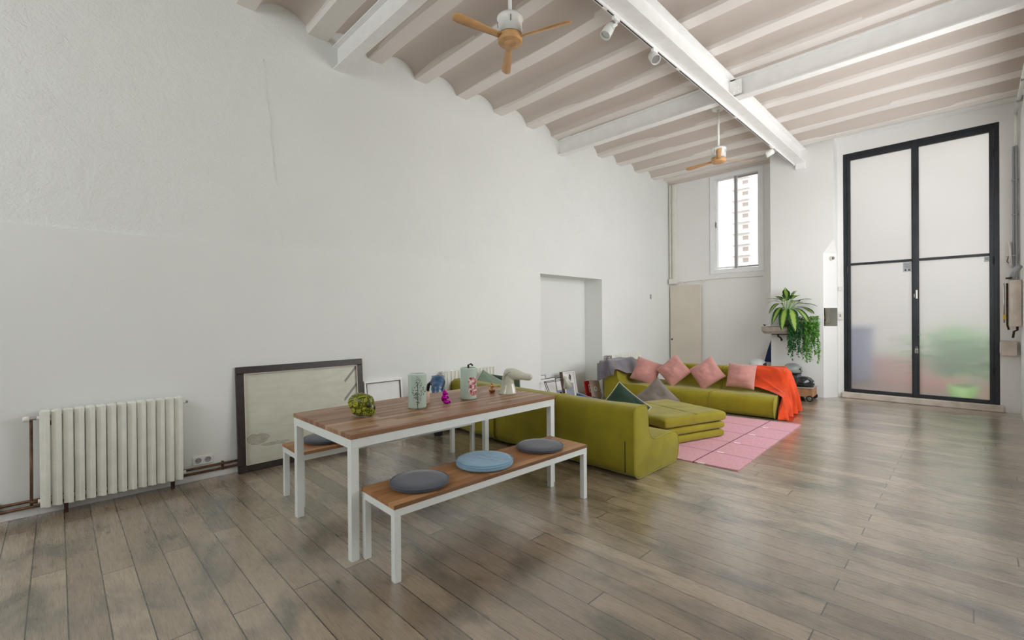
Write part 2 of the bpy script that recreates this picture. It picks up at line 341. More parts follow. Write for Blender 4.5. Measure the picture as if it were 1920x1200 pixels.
def ell(bm, c, r, rot=None, n=3):
    M_ = Matrix.Translation(c) @ (rot.to_4x4() if rot else Matrix.Identity(4)) @ Matrix.Diagonal((*r, 1))
    bmesh.ops.create_icosphere(bm, subdivisions=n, radius=1, matrix=M_)
def obj(name, bm, mat, parent=None, smooth=False, bevel=0, seg=2, sub=0, remesh=0, loc=None, rot=None, label=None, solid=0):
    bmesh.ops.recalc_face_normals(bm, faces=bm.faces)
    me = bpy.data.meshes.new(name); bm.to_mesh(me); bm.free()
    for m in (mat if isinstance(mat, (list, tuple)) else [mat]): me.materials.append(MT[m])
    if smooth:
        for p in me.polygons: p.use_smooth = True
    o = bpy.data.objects.new(name, me); COL.objects.link(o)
    if solid: m = o.modifiers.new('solid', 'SOLIDIFY'); m.thickness = solid; m.offset = 0
    if remesh: m = o.modifiers.new('remesh', 'REMESH'); m.mode = 'VOXEL'; m.voxel_size = remesh; m.use_smooth_shade = smooth; m2 = o.modifiers.new('sm', 'SMOOTH'); m2.iterations = 6
    if bevel:
        m = o.modifiers.new('bevel', 'BEVEL'); m.width = bevel; m.segments = seg; m.limit_method = 'ANGLE'; m.angle_limit = .6
        if smooth: m.harden_normals = False
    if sub: m = o.modifiers.new('sub', 'SUBSURF'); m.levels = sub; m.render_levels = sub
    if loc: o.location = loc
    if rot: o.rotation_euler = rot
    if parent: o.parent = parent
    if label: o['label'] = label
    return o
def tag(o, label=None, cat=None, group=None, kind=None):
    if label: o['label'] = label
    if cat: o['category'] = cat
    if group: o['group'] = group
    if kind: o['kind'] = kind
    return o
def thing(name, label, cat, loc=(0, 0, 0), rz=0., group=None, rot=None):
    o = bpy.data.objects.new(name, None); COL.objects.link(o); o.location = loc; o.rotation_euler = rot or (0, 0, rz); o.empty_display_size = .1
    return tag(o, label, cat, group)
def struct(name, bm, mat, **k): return tag(obj(name, bm, mat, **k), kind='structure')
def copy_tree(o, loc=None, rz=None, label=None, parent=None):
    c = o.copy(); COL.objects.link(c); c.parent = parent
    if loc is not None: c.location = loc
    if rz is not None: c.rotation_euler = (0, 0, rz)
    if label: c['label'] = label
    for ch in [x for x in bpy.data.objects if x.parent == o and x != c]: copy_tree(ch, parent=c)
    return c
def arc(cx, cy_, r, a0, a1, n=6): return [(cx+r*math.cos(math.radians(a0+(a1-a0)*k/n)), cy_+r*math.sin(math.radians(a0+(a1-a0)*k/n))) for k in range(n+1)]

# ------------------------------------------------------------------ room shell
XR, YB, ZT = 5.46, -3.5, 4.75
b = nb(); box(b, -.5, XR+.3, YB-.2, 10.02, -.2, 0); box(b, -.5, 2.3, 10.02, 10.5, -.2, 0); struct('floor', b, 'floor')
b = nb()
box(b, -.55, 0, YB, 5.6, 0, 2.18); box(b, -.55, 0, 7.36, 10.5, 0, 2.18); box(b, -.55, -.4, 5.6, 7.36, 0, 2.18)
# upper part sits 15 mm back, its face gently uneven
ny, nz = 90, 24; g = []
for j in range(nz+1):
    row = []
    for i in range(ny+1):
        yy = YB + (10.5-YB)*i/ny; zz = 2.18 + (4.9-2.18)*j/nz
        row.append(b.verts.new((-.016 + .008*noise.noise(Vector((yy*1.2, zz*1.2, 3))) + .004*noise.noise(Vector((yy*4, zz*4, 9))), yy, zz)))
    g.append(row)
for j in range(nz):
    for i in range(ny): b.faces.new((g[j][i], g[j][i+1], g[j+1][i+1], g[j+1][i]))
bk = [b.verts.new((-.55, yy, zz)) for yy, zz in ((YB, 2.18), (10.5, 2.18), (10.5, 4.9), (YB, 4.9))]
b.faces.new((bk[3], bk[2], bk[1], bk[0]))
b.faces.new([bk[0], bk[1]] + [g[0][i] for i in range(ny, -1, -1)]); b.faces.new([bk[2], bk[3]] + [g[nz][i] for i in range(ny+1)])
b.faces.new([bk[1], bk[2]] + [g[j][ny] for j in range(nz, -1, -1)]); b.faces.new([bk[3], bk[0]] + [g[j][0] for j in range(nz+1)])
struct('wall_left', b, 'wall')
def ridge(pts, r=.0035):
    b = nb(); P = []
    for (y0, z0), (y1, z1) in zip(pts, pts[1:]):
        for k in range(6): s = k/6; P.append((-.014, y0+(y1-y0)*s+random.uniform(-.008, .008), z0+(z1-z0)*s))
    tube(b, P, [r*random.uniform(.4, 1.1) for _ in P], 6)
    return b
tag(obj('wall_crack', ridge([(1.49, 4.06), (1.51, 3.75), (1.54, 3.52), (1.56, 3.07), (1.59, 2.91), (1.61, 2.8)]), 'wall', smooth=True), kind='structure')
tag(obj('wall_crack', ridge([(1.46, 2.62), (1.47, 2.52), (1.54, 2.42), (1.64, 2.36), (1.65, 2.22)]), 'wall', smooth=True), kind='structure')
# end wall with the window, pier with stopped chamfer, door wall
b = nb(); wy = 10.16
box(b, -.5, .98, wy, 10.5, 0, 4.9); box(b, 1.95, 2.4, wy, 10.5, 0, 4.9); box(b, .98, 1.95, wy, 10.5, 0, 2.43); box(b, .98, 1.95, wy, 10.5, 4.47, 4.9)
struct('wall_end', b, 'wall2')
b = nb()
lo = [(2.27, 9.63), (3.11, 9.63), (3.27, 9.86), (3.27, 10.5), (2.27, 10.5)]; hi = [(2.27, 9.63), (3.27, 9.63), (3.27, 10.5), (2.27, 10.5)]
L0 = [b.verts.new((x, y, 0)) for x, y in lo]; L1 = [b.verts.new((x, y, 2.56)) for x, y in lo]; ap = b.verts.new((3.27, 9.63, 2.8)); H = [b.verts.new((x, y, 4.9)) for x, y in hi]
for k in range(5): b.faces.new((L0[k], L0[(k+1) % 5], L1[(k+1) % 5], L1[k]))
b.faces.new((L1[1], L1[2], ap)); b.faces.new((L1[0], L1[1], ap, H[1], H[0])); b.faces.new((ap, L1[2], L1[3], H[2], H[1])); b.faces.new((L1[3], L1[4], H[3], H[2])); b.faces.new((L1[4], L1[0], H[0], H[3])); b.faces.new(H); b.faces.new(L0[::-1])
struct('wall_pier', b, 'wall2')
b = nb(); box(b, 3.27, 3.35, 9.95, 10.25, 0, 4.9); box(b, 5.26, XR, 9.95, 10.25, 0, 4.9); box(b, 3.35, 5.26, 9.95, 10.25, 4.32, 4.9)
struct('wall_door', b, 'wall2')
b = nb(); box(b, 3.33, 5.3, 9.88, 10.2, 0, .1); struct('trim_1', b, 'sill', bevel=.012)
b = nb(); box(b, XR, XR+.3, YB, 3.8, 0, 4.9); box(b, XR, XR+.3, 9.0, 10.5, 0, 4.9); box(b, XR, XR+.3, 3.8, 9.0, 0, 1.3); box(b, XR, XR+.3, 3.8, 9.0, 3.5, 4.9); struct('wall_right', b, 'wall2')
b = nb()
for y in (3.8, 5.08, 6.37, 7.66, 8.94): box(b, XR+.1, XR+.16, y, y+.06, 1.3, 3.5)
for z in (1.3, 2.38, 3.44): box(b, XR+.105, XR+.155, 3.86, 8.94, z, z+.06)
struct('added_window_side', b, 'doorf')  # frame of the unseen window added in the right wall for side light
b = nb(); box(b, -.5, .3, YB-.2, YB, 0, 4.9); box(b, 5.2, XR+.3, YB-.2, YB, 0, 4.9); box(b, .3, 5.2, YB-.2, YB, 0, 2.3); box(b, .3, 5.2, YB-.2, YB, 4.4, 4.9); struct('wall_back', b, 'wall2')
b = nb()
for x in (.3, 1.5, 2.72, 3.94, 5.14): box(b, x, x+.06, YB-.12, YB-.06, 2.3, 4.4)
for z in (2.3, 3.3, 4.34): box(b, .36, 5.14, YB-.115, YB-.065, z, z+.06)
struct('added_window_back', b, 'doorf')  # frame of the unseen rear window, added to let light in
# ceiling: shallow vaults between joists
JC = [-2.66, -2.0, -1.34, -.67, 0., .67, 1.33, 2.02, 2.70, 3.34, 4.0, 4.7, 5.4, 6.02, 6.68, 7.36, 8.02, 8.7, 9.4]
ed = [YB-.3] + JC + [10.2]
prof = []
for a, c in zip(ed, ed[1:]):
    prof.append((a, 4.54)); a += .09; c -= .09
    for k in range(13):
        s = k/12; prof.append((a+(c-a)*s, 4.52+.15*math.sin(PI*s)**.55))
prof.append((10.5, 4.55))
b = nb(); NX = 20; rows = []
for i in range(NX+1):
    x = -.1 + (XR+.3)*i/NX; rows.append([b.verts.new((x, y, z + .02*noise.noise(Vector((x*.9, y*1.1, 5))))) for y, z in prof])
for p, q in zip(rows, rows[1:]):
    for k in range(len(prof)-1): b.faces.new((p[k], p[k+1], q[k+1], q[k]))
box(b, -.5, XR+.3, YB-.3, 10.5, 4.9, 5.0)
struct('ceiling', b, 'ceil', smooth=False)
for o in (bpy.data.objects['ceiling'],):
    for p in o.data.polygons: p.use_smooth = True
def joist(yc, n, w=.2, zb=4.5, zt=4.66):
    b = nb(); N = 26; rings = []
    sd = yc*3.1
    for i in range(N+1):
        x = -.05 + (XR+.1)*i/N
        dy = .018*noise.noise(Vector((x*.8, sd, 1))); dz = .016*noise.noise(Vector((x*.9, sd, 7))); ww = w/2*(1+.12*noise.noise(Vector((x*1.1, sd, 4))))
        rings.append([b.verts.new((x, yc+dy+a*ww, z+dz)) for a, z in ((-1.12, zt), (-1.04, zb+.035), (-.86, zb+.002), (0, zb), (.86, zb+.002), (1.04, zb+.035), (1.12, zt))])
    for p, q in zip(rings, rings[1:]):
        for k in range(6): b.faces.new((p[k], p[k+1], q[k+1], q[k]))
        b.faces.new((p[6], p[0], q[0], q[6]))
    b.faces.new(rings[0]); b.faces.new(rings[-1][::-1])
    o = struct('trim_%d' % n, b, 'joist', smooth=False); o['label'] = 'white painted timber ceiling joist'
for i, y in enumerate(JC): joist(y, 20+i, w=.24 if abs(y-2.02) < .01 else .19)
b = nb(); box(b, 2.3, XR, 9.78, 9.95, 4.56, 4.72); box(b, 2.3, XR, 9.74, 9.78, 4.56, 4.6); struct('trim_50', b, 'steelw', bevel=.006)
b = nb(); box(b, -.02, 2.3, 9.9, 10.16, 4.58, 4.74); struct('trim_51', b, 'joist', bevel=.02)
def ibeam(name, a0, a1, c, w, z0, z1, axis, n):
    tf, tw = .014, .012; b = nb()
    B = (lambda p0, p1, q0, q1, r0, r1: box(b, p0, p1, q0, q1, r0, r1)) if axis == 'x' else (lambda p0, p1, q0, q1, r0, r1: box(b, q0, q1, p0, p1, r0, r1))
    B(a0, a1, c-w/2, c+w/2, z0, z0+tf); B(a0, a1, c-w/2, c+w/2, z1-tf, z1); B(a0, a1, c-tw/2, c+tw/2, z0+tf, z1-tf)
    return b
b = ibeam('', -.05, XR+.02, 2.25, .12, 4.225, 4.485, 'x', 0); o = struct('trim_60', b, 'steelw')
o['label'] = 'white steel cross beam, the nearer of the two, above the table'
b = ibeam('', -.05, 2.766, 6.16, .12, 4.235, 4.485, 'x', 0); box(b, 2.745, 2.757, 6.11, 6.21, 4.25, 4.47); struct('trim_61', b, 'steelw')
b = ibeam('', 2.786, XR+.02, 6.2, .12, 4.235, 4.485, 'x', 0)
struct('trim_62', b, 'steelw')
b = ibeam('', 2.30, 9.63, 2.776, .15, 4.225, 4.485, 'y', 0)
for yy in (2.9, 4.3, 5.05, 6.9, 7.6, 8.4, 9.1):
    for xx in (2.73, 2.82): ell(b, (xx, yy, 4.223), (.008, .008, .005), n=1)
struct('trim_63', b, 'steelw')
b = nb()
box(b, 2.784, 2.80, 6.13, 6.145, 4.25, 4.46); box(b, 2.80, 2.93, 6.128, 6.142, 4.27, 4.45)
for i in range(2):
    for j in range(3): ell(b, (2.84+i*.055, 6.125, 4.3+j*.055), (.011, .009, .011), n=2)
struct('trim_64', b, 'steelw')
b = nb(); box(b, 2.70, 2.85, 9.57, 9.63, 4.12, 4.225); struct('trim_65', b, 'steelw', bevel=.005)

# lighting track and three spotlights
T = thing('lighting_track', 'white lighting track along the lower left edge of the long ceiling beam', 'light track', (2.685, 3.0, 4.19))
b = nb(); box(b, -.016, .016, -.7, 6.55, 0, .034); obj('rail', b, 'steelw', T, bevel=.002)
b = nb()
for y0, y1 in ((-.6, .43), (.5, 1.85), (1.93, 3.6), (3.68, 5.1), (5.22, 6.5)): box(b, -.0055, .0055, y0, y1, -.002, .006)
obj('groove', b, 'black', T, label='dashed black groove')
def spot(loc, aim, up, label):
    T = thing('track_spotlight', label, 'spotlight', loc, group='spotlights on the ceiling track')
    a = Vector(aim).normalized(); hc = Vector(up)
    b = nb(); box(b, -.016, .016, -.045, .045, -.03, -.001); obj('adapter', b, 'steelw', T, bevel=.003)
    b = nb(); tube(b, [(0, 0, -.03), (.004, 0, -.07), tuple(hc*.45+Vector((.02, 0, -.03))), tuple(hc*.75+Vector((.034, 0, -.01))), tuple(hc + Vector((.036, 0, 0)))], [.014, .015, .018, .022, .024], 12, flat=.7); obj('arm', b, 'white', T, smooth=True)
    b = nb(); lathe(b, [(.03, -.05), (.043, -.048), (.047, .0), (.05, .07), (.046, .072), (.043, .05)], 32, hc, ax=a); obj('lamp_head', b, 'white', T, smooth=True)
    b = nb()
    for k in range(9):
        an = 2*PI*k/9; u, w = frame_of(a); p = hc - a*.065 + (u*math.cos(an)+w*math.sin(an))*.026
        tube(b, [p+a*.016, p-a*.014], .0042, 6)
    obj('heat_sink', b, 'alug', T)
    b = nb(); lathe(b, [(.0405, .05), (.0405, .055)], 24, hc, ax=a); obj('lens', b, 'chrome', T)
spot((2.685, 3.64, 4.19), (-.2, -.45, -.8), (-.06, -.03, -.1), 'white track spotlight nearest the camera with ribbed cap and curved arm')
spot((2.685, 4.36, 4.19), (.55, -.35, -.75), (0, -.02, -.085), 'small white track spotlight between the nearest one and the cross beam')
spot((2.70, 8.2, 4.19), (-.8, -.3, -.4), (-.02, -.02, -.1), 'white track spotlight at far end of the long beam by the end wall')

# ceiling fans
def fan(loc, label, rz):
    x, y, z = loc
    T = thing('ceiling_fan', label, 'ceiling fan', loc, rz, group='ceiling fans')
    top = 4.55 - z
    b = nb(); lathe(b, [(.02, top-.115), (.07, top-.115), (.09, top-.1), (.09, top-.02), (.085, top)], 40); obj('ceiling_mount', b, 'white', T, smooth=True, bevel=.003)
    b = nb(); box(b, -.13, .13, -.03, .03, top, top+.02); obj('mounting_bar', b, 'white', T)
    b = nb(); tube(b, [(0, 0, top-.11), (0, 0, .2)], .015, 16); tube(b, [(0, 0, top-.118), (0, 0, top-.135)], .022, 16); obj('rod', b, 'white', T, smooth=True)
    b = nb(); lathe(b, [(.096, .062), (.098, .06), (.098, .17), (.104, .176), (.106, .2), (.101, .2), (.098, .18), (.03, .185)], 48)
    h = obj('motor_housing', b, 'white', T, smooth=True)
    for k in range(4):
        b = nb(); a = k*PI/2+.5; c, s = math.cos(a), math.sin(a); tube(b, [(c*.0985, s*.0985, .12), (c*.0985, s*.0985, .17)], .003, 6); obj('vent_slot', b, 'black', h)
    b = nb(); lathe(b, [(.0, 0), (.045, 0), (.047, -.0015), (.053, -.0015), (.055, 0), (.092, 0), (.098, .008), (.098, .056), (.093, .06)], 48); obj('wooden_hub', b, 'wood', T, smooth=True, label='round wooden hub with two turned rings')
    for k in range(3):
        a = 2*PI*k/3; b = nb(); L = [(.09, .024), (.16, .026), (.3, .034), (.46, .04), (.5, .034), (.515, .015)]
        up = [(r, w) for r, w in L]; ri = []
        for r, w in up:
            ri.append([b.verts.new(Matrix.Rotation(a, 3, 'Z') @ Vector((r, s*w, .03+s*w*.28+q))) for s, q in ((-1, 0), (0, -.003), (1, 0), (1, .004), (0, .006), (-1, .004))])
        for p, q in zip(ri, ri[1:]):
            for j in range(6): b.faces.new((p[j], p[(j+1) % 6], q[(j+1) % 6], q[j]))
        b.faces.new(ri[0]); b.faces.new(ri[-1][::-1]); obj('blade', b, 'wood', T, smooth=True, label='slim wooden blade')
fan((2.36, 2.6, 3.66), 'white ceiling fan with wooden hub hanging above the wooden table', .35)
fan((2.39, 6.8, 3.68), 'white ceiling fan with wooden hub and long rod above the olive sofas', .9)

# ------------------------------------------------------------------ windows and door
b = nb()
for x0, x1, z0, z1 in ((.93, 1.03, 2.38, 4.5), (1.9, 2.0, 2.38, 4.5), (1.03, 1.9, 2.38, 2.47), (1.03, 1.9, 4.42, 4.5)): box(b, x0, x1, wy-.02, wy+.1, z0, z1)
W1 = struct('window_1', b, 'alu', bevel=.006)
def sash(x0, x1, y, side):
    b = nb(); w = .028
    box(b, x0, x0+w, y, y+.03, 2.49, 4.41); box(b, x1-w, x1, y, y+.03, 2.49, 4.41); box(b, x0+w, x1-w, y, y+.03, 2.49, 2.49+w); box(b, x0+w, x1-w, y, y+.03, 4.41-w, 4.41)
    s = obj('sash', b, 'alug' if side else 'alu', W1, bevel=.003)
    b = nb(); box(b, x0+w, x1-w, y+.012, y+.018, 2.49+w, 4.41-w); obj('pane', b, 'glass', s)
    b = nb(); hx = x0+.014 if not side else x1-.014; box(b, hx-.006, hx+.006, y-.01, y, 3.38, 3.5); obj('latch', b, 'black', s, bevel=.002)
sash(1.03, 1.49, wy+.02, 0); sash(1.44, 1.9, wy+.055, 1)
b = nb(); box(b, 1.432, 1.475, wy+.0, wy+.02, 2.47, 4.42); obj('meeting_stile', b, 'alug', W1)
# black double door
b = nb(); yd = 9.97
box(b, 3.35, 3.41, yd, yd+.08, .1, 4.32); box(b, 5.2, 5.26, yd, yd+.08, .1, 4.32); box(b, 3.41, 5.2, yd, yd+.08, 4.25, 4.32)
D1 = struct('door_1', b, 'doorf', bevel=.004)
def leaf(x0, x1, inner, ztop):
    b = nb(); w = .045; y0, y1 = yd-.025, yd+.03
    box(b, x0, x0+w, y0, y1, .105, ztop); box(b, x1-w, x1, y0, y1, .105, ztop); box(b, x0+w, x1-w, y0, y1, .105, .16); box(b, x0+w, x1-w, y0, y1, ztop-.07, ztop); box(b, x0+w, x1-w, y0+.005, y1-.005, 2.335, 2.375)
    lf = obj('door_leaf', b, 'doorf', D1, bevel=.003)
    for z0, z1 in ((.16, 2.335), (2.375, ztop-.07)):
        b = nb(); box(b, x0+w, x1-w, yd, yd+.006, z0, z1); obj('frosted_pane', b, 'frost', lf)
    for z in (.55, 2.2, 3.8):
        b = nb(); hx = x0 if inner else x1; tube(b, [(hx, y0-.008, z), (hx, y0-.008, z+.12)], .009, 8); obj('hinge', b, 'doorf', lf)
    return lf
l1 = leaf(3.412, 4.315, True, 4.262); l2 = leaf(4.317, 5.198, False, 4.262)
b = nb(); box(b, 4.285, 4.345, yd-.045, yd-.025, .11, 4.29); obj('cover_strip', b, 'doorf', D1, bevel=.004)
T = thing('door_sign', 'small grey printed notice on the left glass pane just below the crossbar', 'sign', (4.215, yd-.004, 2.245))
b = nb(); box(b, -.055, .05, -.003, .003, -.075, .085); obj('plate', b, 'alug', T)
b = nb()
for k in range(5): box(b, -.042, .038-.01*(k % 2), -.0045, -.0035, .055-k*.018, .06-k*.018)
box(b, -.035, -.01, -.0045, -.0035, -.06, -.035); box(b, .01, .035, -.0045, -.0035, -.06, -.035)
obj('printed_text', b, 'black', T)
T = thing('door_sticker', 'tiny grey notice at upper right corner of the right lower pane', 'sticker', (5.13, yd-.004, 2.29)); b = nb(); box(b, -.03, .022, -.003, .003, -.04, .04); obj('plate', b, 'alug', T)
b = nb(); box(b, -.02, .014, -.0045, -.0035, .01, .016); box(b, -.02, .014, -.0045, -.0035, -.01, -.004); obj('printed_text', b, 'black', T)
b = nb(); box(b, 4.322, 4.345, yd-.052, yd-.045, 1.72, 1.86); box(b, 4.3, 4.306, yd-.052, yd-.045, 1.74, 1.8); obj('lock_plate', b, 'plastic', D1, bevel=.002)
T = thing('key_bunch', 'bunch of keys hanging from the lock of the black door', 'keys', (4.33, yd-.05, .92))
for k in range(4):
    a = (k-1.5)*.25; b = nb(); lathe(b, [(.004, -.001), (.011, -.001), (.011, .001), (.004, .001)], 12, (math.sin(a)*.03, -.006*k, -.02), ax=(0, 1, 0)); box(b, math.sin(a)*.05-.003, math.sin(a)*.05+.003, -.006*k-.001, -.006*k+.001, -.09, -.03); obj('key', b, 'chrome', T)
b = nb(); lathe(b, [(.012, -.001), (.015, 0), (.012, .001)], 20, (0, -.003, .0), cap=False, ax=(0, 1, .2)); obj('ring', b, 'chrome', T)
b = nb(); lathe(b, [(.008, 0), (.012, .012), (.006, .024)], 14, (4.365, yd-.03, 1.13), ax=(0, -1, 0)); obj('latch_knob', b, 'turq', D1)

# outside, beyond the door and the window
b = nb(); box(b, -120, 60, 10.5, 170, -.2, -.05); tag(obj('courtyard_ground', b, 'terra'), kind='structure')
b = nb(); box(b, 1.5, 9, 15.9, 16.2, -.05, 7.5); tag(obj('courtyard_wall', b, 'render'), kind='structure')
T = thing('wheeled_bin', 'blue wheeled bin blurred behind the left frosted pane', 'bin', (3.2, 12.1, -.05))
b = nb(); prism(b, [(-.25, .1), (.25, .1), (.3, 1.2), (-.3, 1.2)], -.3, .3, 'y'); obj('body', b, 'binb', T, bevel=.1, seg=4)
b = nb(); box(b, -.33, .33, -.34, .36, 1.2, 1.28); obj('lid', b, 'binb', T, bevel=.02)
for s in (-.22, .22): b = nb(); lathe(b, [(.1, -.03), (.1, .03)], 20, (s, .3, .1), ax=(1, 0, 0)); obj('wheel', b, 'rubber', T)
def palm(loc, label, n, L, sc, seed, ymin, xmax):
    rnd = random.Random(seed); T = thing('potted_palm', label, 'plant', loc, group='plants beyond the frosted door')
    b = nb(); lathe(b, [(.14, 0), (.2, .3), (.21, .32), (.19, .32), (.18, .28)], 24); obj('pot', b, 'lime', T, smooth=True)
    b = nb(); lathe(b, [(.18, .27), (.18, .285)], 24); obj('soil', b, 'soil', T)
    b = nb(); uvl = b.loops.layers.uv.new('uv')
    for k in range(n):
        a = rnd.uniform(0, 2*PI); el = rnd.uniform(.5, 1.4); l = L*rnd.uniform(.7, 1.1)
        pts = [Vector((0, 0, .3))+Vector((math.cos(a)*math.cos(el), math.sin(a)*math.cos(el), math.sin(el)))*l*s - Vector((0, 0, 1))*s*s*l*.45 for s in [i/9 for i in range(10)]]
        for p_ in pts: p_.y = max(p_.y, ymin); p_.x = min(p_.x, xmax)
        for i in range(2, 10):
            d = (pts[i]-pts[i-1]).normalized(); sd = d.cross(Vector((0, 0, 1))).normalized()
            for sg in (-1, 1):
                tip = pts[i]+sd*sg*.2*sc*math.sin(PI*i/10)+d*.08-Vector((0, 0, .05)); tip.y = max(tip.y, ymin); tip.x = min(tip.x, xmax); q = d*.022
                f = b.faces.new([b.verts.new(v) for v in (pts[i]-q, tip, pts[i]+q)])
    obj('foliage', b, 'ivy2', T)
palm((4.85, 10.75, -.05), 'potted palm blurred behind the lower right frosted pane', 60, 1.75, 1.5, 3, -.38, .55)
palm((4.7, 14.1, -.05), 'taller potted palm further back behind the right frosted pane', 40, 1.9, 1.6, 5, -.9, 2.)
T = thing('apartment_tower', 'white apartment tower with rows of balconies seen through the small window', 'building', (-40, 130, -.05))
b = nb(); box(b, -22, 22, 0, 14, 0, 75); obj('wall', b, 'paper', T)
for k in range(3, 20):
    for xx in (-7.5, 1.5):
        b = nb(); box(b, xx-2.2, xx+2.2, -1.2, 0, k*2.95, k*2.95+.16); box(b, xx-2.2, xx+2.2, -1.2, -1.1, k*2.95+.16, k*2.95+1.05); bl = obj('balcony', b, 'paper', T)
        b = nb(); box(b, xx+.3, xx+1.7, -.06, 0.02, k*2.95+.16, k*2.95+2.3); obj('balcony_door', b, 'stone', bl)

# end-wall fittings
T = thing('tall_board', 'tall beige cupboard door leaning in the far left corner', 'board', (.38, 10.1, 0))
b = nb(); box(b, -.35, .36, -.02, .02, .0, 2.17); obj('panel', b, 'beige', T, bevel=.005)
b = nb(); lathe(b, [(.016, 0), (.02, .012), (.012, .02)], 16, (-.3, -.02, .94), ax=(0, -1, 0)); obj('knob', b, 'black', T)
b = nb()
for x, y, r in ((.035, 10.1, .014), (.075, 10.12, .014)): tube(b, [(x, y, 2.3), (x, y, 4.5)], r, 10)
box(b, .1, .17, 10.09, 10.155, 2.3, 4.5)
T = thing('corner_pipes', 'white conduits rising in the far left corner to the ceiling', 'pipes', (0, 0, 0)); obj('pipe_run', b, 'plastic', T)
b = nb(); box(b, .02, .19, 10.03, 10.155, 2.21, 2.33); obj('junction_box', b, 'plastic', T, bevel=.006)
b = nb(); tube(b, [(.19, 10.13, 2.24), (.6, 10.14, 2.26), (1.2, 10.14, 2.28), (1.99, 10.14, 2.27)], .011, 8)
for x in (.3, .78): box(b, x-.02, x+.02, 10.12, 10.158, 2.22, 2.27)
tag(obj('wall_conduit', b, 'plastic', smooth=False), 'thin white conduit running below the small window', 'pipe')
b = nb(); box(b, .004, .02, 9.2, 9.235, 1.85, 1.95); tag(obj('wall_switch', b, 'alug', bevel=.003), 'tiny grey switch on left wall near far corner', 'switch')

# ------------------------------------------------------------------ baseboard pipes, sockets, radiators
b = nb(); box(b, -.001, .014, YB, 5.6, 0, .055); box(b, -.001, .014, 7.36, 10.1, 0, .055); struct('baseboard_left', b, 'wall2', bevel=.003)
b = nb()
for z in (.118, .075): tube(b, [(.032, -3.4, z), (.032, 5.55, z)], .011, 10)
for y in (-2, -.32, 1.08, 2.8, 4.9): box(b, .0, .035, y, y+.015, .06, .135)
tag(obj('heating_pipes', b, 'copper', smooth=True), 'pair of brown copper heating pipes running low along the left wall', 'pipes')
T = thing('wall_socket', 'white double power socket low on the wall between radiator and dark frame', 'socket', (0, .935, .178))
b = nb(); box(b, 0, .012, -.078, .078, -.04, .04); obj('face_plate', b, 'paper', T, bevel=.004)
for s in (-.037, .037):
    b = nb(); lathe(b, [(.021, 0), (.025, .004), (.0245, .006), (.019, .001)], 24, (.012, s, 0), ax=(1, 0, 0)); q = obj('outlet', b, 'alug', T)
    b = nb(); box(b, .0125, .0165, s-.0105, s-.0065, -.002, .002); box(b, .0125, .0165, s+.0065, s+.0105, -.002, .002); obj('pin_hole', b, 'black', q)
def radiator(y0, n, pitch, x0, x1, z0, z1, label, valve=True, coarse=False):
    T = thing('radiator', label, 'radiator', (0, y0, 0), group='white wall radiators')
    w = pitch*.9
    for k in range(n):
        b = nb(); yc = k*pitch
        # one cast section: angled cheek, proud front blade, water ways behind
        pol = [(x1-.026, yc), (x1-.012, yc+w*.5), (x1, yc+w*.54), (x1, yc+w*.97), (x1-.006, yc+w), (x1-.045, yc+w), (x1-.045, yc)]
        prism(b, pol, z0, z1, 'z')
        for zz in (z0+.02, z1-.055): box(b, x0, x1-.028, yc+w*.05, yc+w*.98, zz, zz+.04)
        box(b, x0, x0+.012, yc+w*.1, yc+w*.9, z0, z1)
        o = obj('section', b, 'radw', T, bevel=.003)
    for zz in (z0+.045, z1-.05): b = nb(); tube(b, [(x0+.05, -.012, zz), (x0+.05, n*pitch+.02, zz)], .014, 10); obj('header_pipe', b, 'radw', T, smooth=True)
    for yy in (pitch*2.2, n*pitch-pitch*1.2):
        b = nb(); prism(b, [(x0+.02, z0+.01), (x1-.03, z0+.01), (x1-.045, 0), (x0+.035, 0)], yy-.012, yy+.012, 'y'); box(b, x0+.02, x1-.03, yy-.016, yy+.016, z0, z0+.012); obj('leg', b, 'iron', T)
    for yy in (pitch*1., n*pitch-pitch*1.5): b = nb(); box(b, 0, x0+.01, yy-.01, yy+.01, z1-.12, z1-.09); obj('bracket', b, 'iron', T)
    if valve:
        b = nb(); tube(b, [(x0+.05, -.015, z1-.05), (x0+.05, -.05, z1-.05)], .014, 10); obj('valve_body', b, 'chrome', T)
        b = nb(); lathe(b, [(.013, 0), (.02, .004), (.02, .03), (.015, .036)], 16, (x0+.05, -.05, z1-.05), ax=(0, -1, 0)); obj('valve_knob', b, 'plastic', T, smooth=True)
        b = nb(); tube(b, [(x0+.05, -.042, z1-.06), (x0+.045, -.045, z0+.06), (x0+.045, -.045, z0+.02)], .009, 10); tube(b, [(x0+.05, -.012, z0+.045), (x0+.045, -.05, z0+.045)], .013, 10); obj('riser_pipe', b, 'copper', T, smooth=True)
        b = nb(); lathe(b, [(.006, 0), (.01, .004), (.01, .018)], 12, (x0+.05, n*pitch+.02, z1-.05), ax=(0, 1, 0)); obj('air_valve', b, 'chrome', T)
radiator(-.1, 14, .0622, .05, .16, .08, .79, 'white panel radiator on left wall nearest the camera, left of the dark frame')
radiator(3.58, 14, .0625, .05, .15, .08, .765, 'white radiator half hidden behind vases and dining table', False)
radiator(7.5, 17, .0635, .05, .15, .08, .73, 'white radiator behind the grey throw near far corner')
T = thing('wire_rack', 'small dark wire rack beside the far radiator', 'rack', (.12, 7.38, .3))
b = nb()
for y in (0, .05, .1): tube(b, [(0, y, 0), (0, y, .42), (-.08, y, .42), (-.08, y, 0)], .004, 6)
tube(b, [(0, 0, .42), (0, .1, .42)], .004, 6); tube(b, [(-.08, 0, .42), (-.08, .1, .42)], .004, 6); tube(b, [(0, 0, 0), (0, .1, 0)], .004, 6); obj('wire_frame', b, 'iron', T)

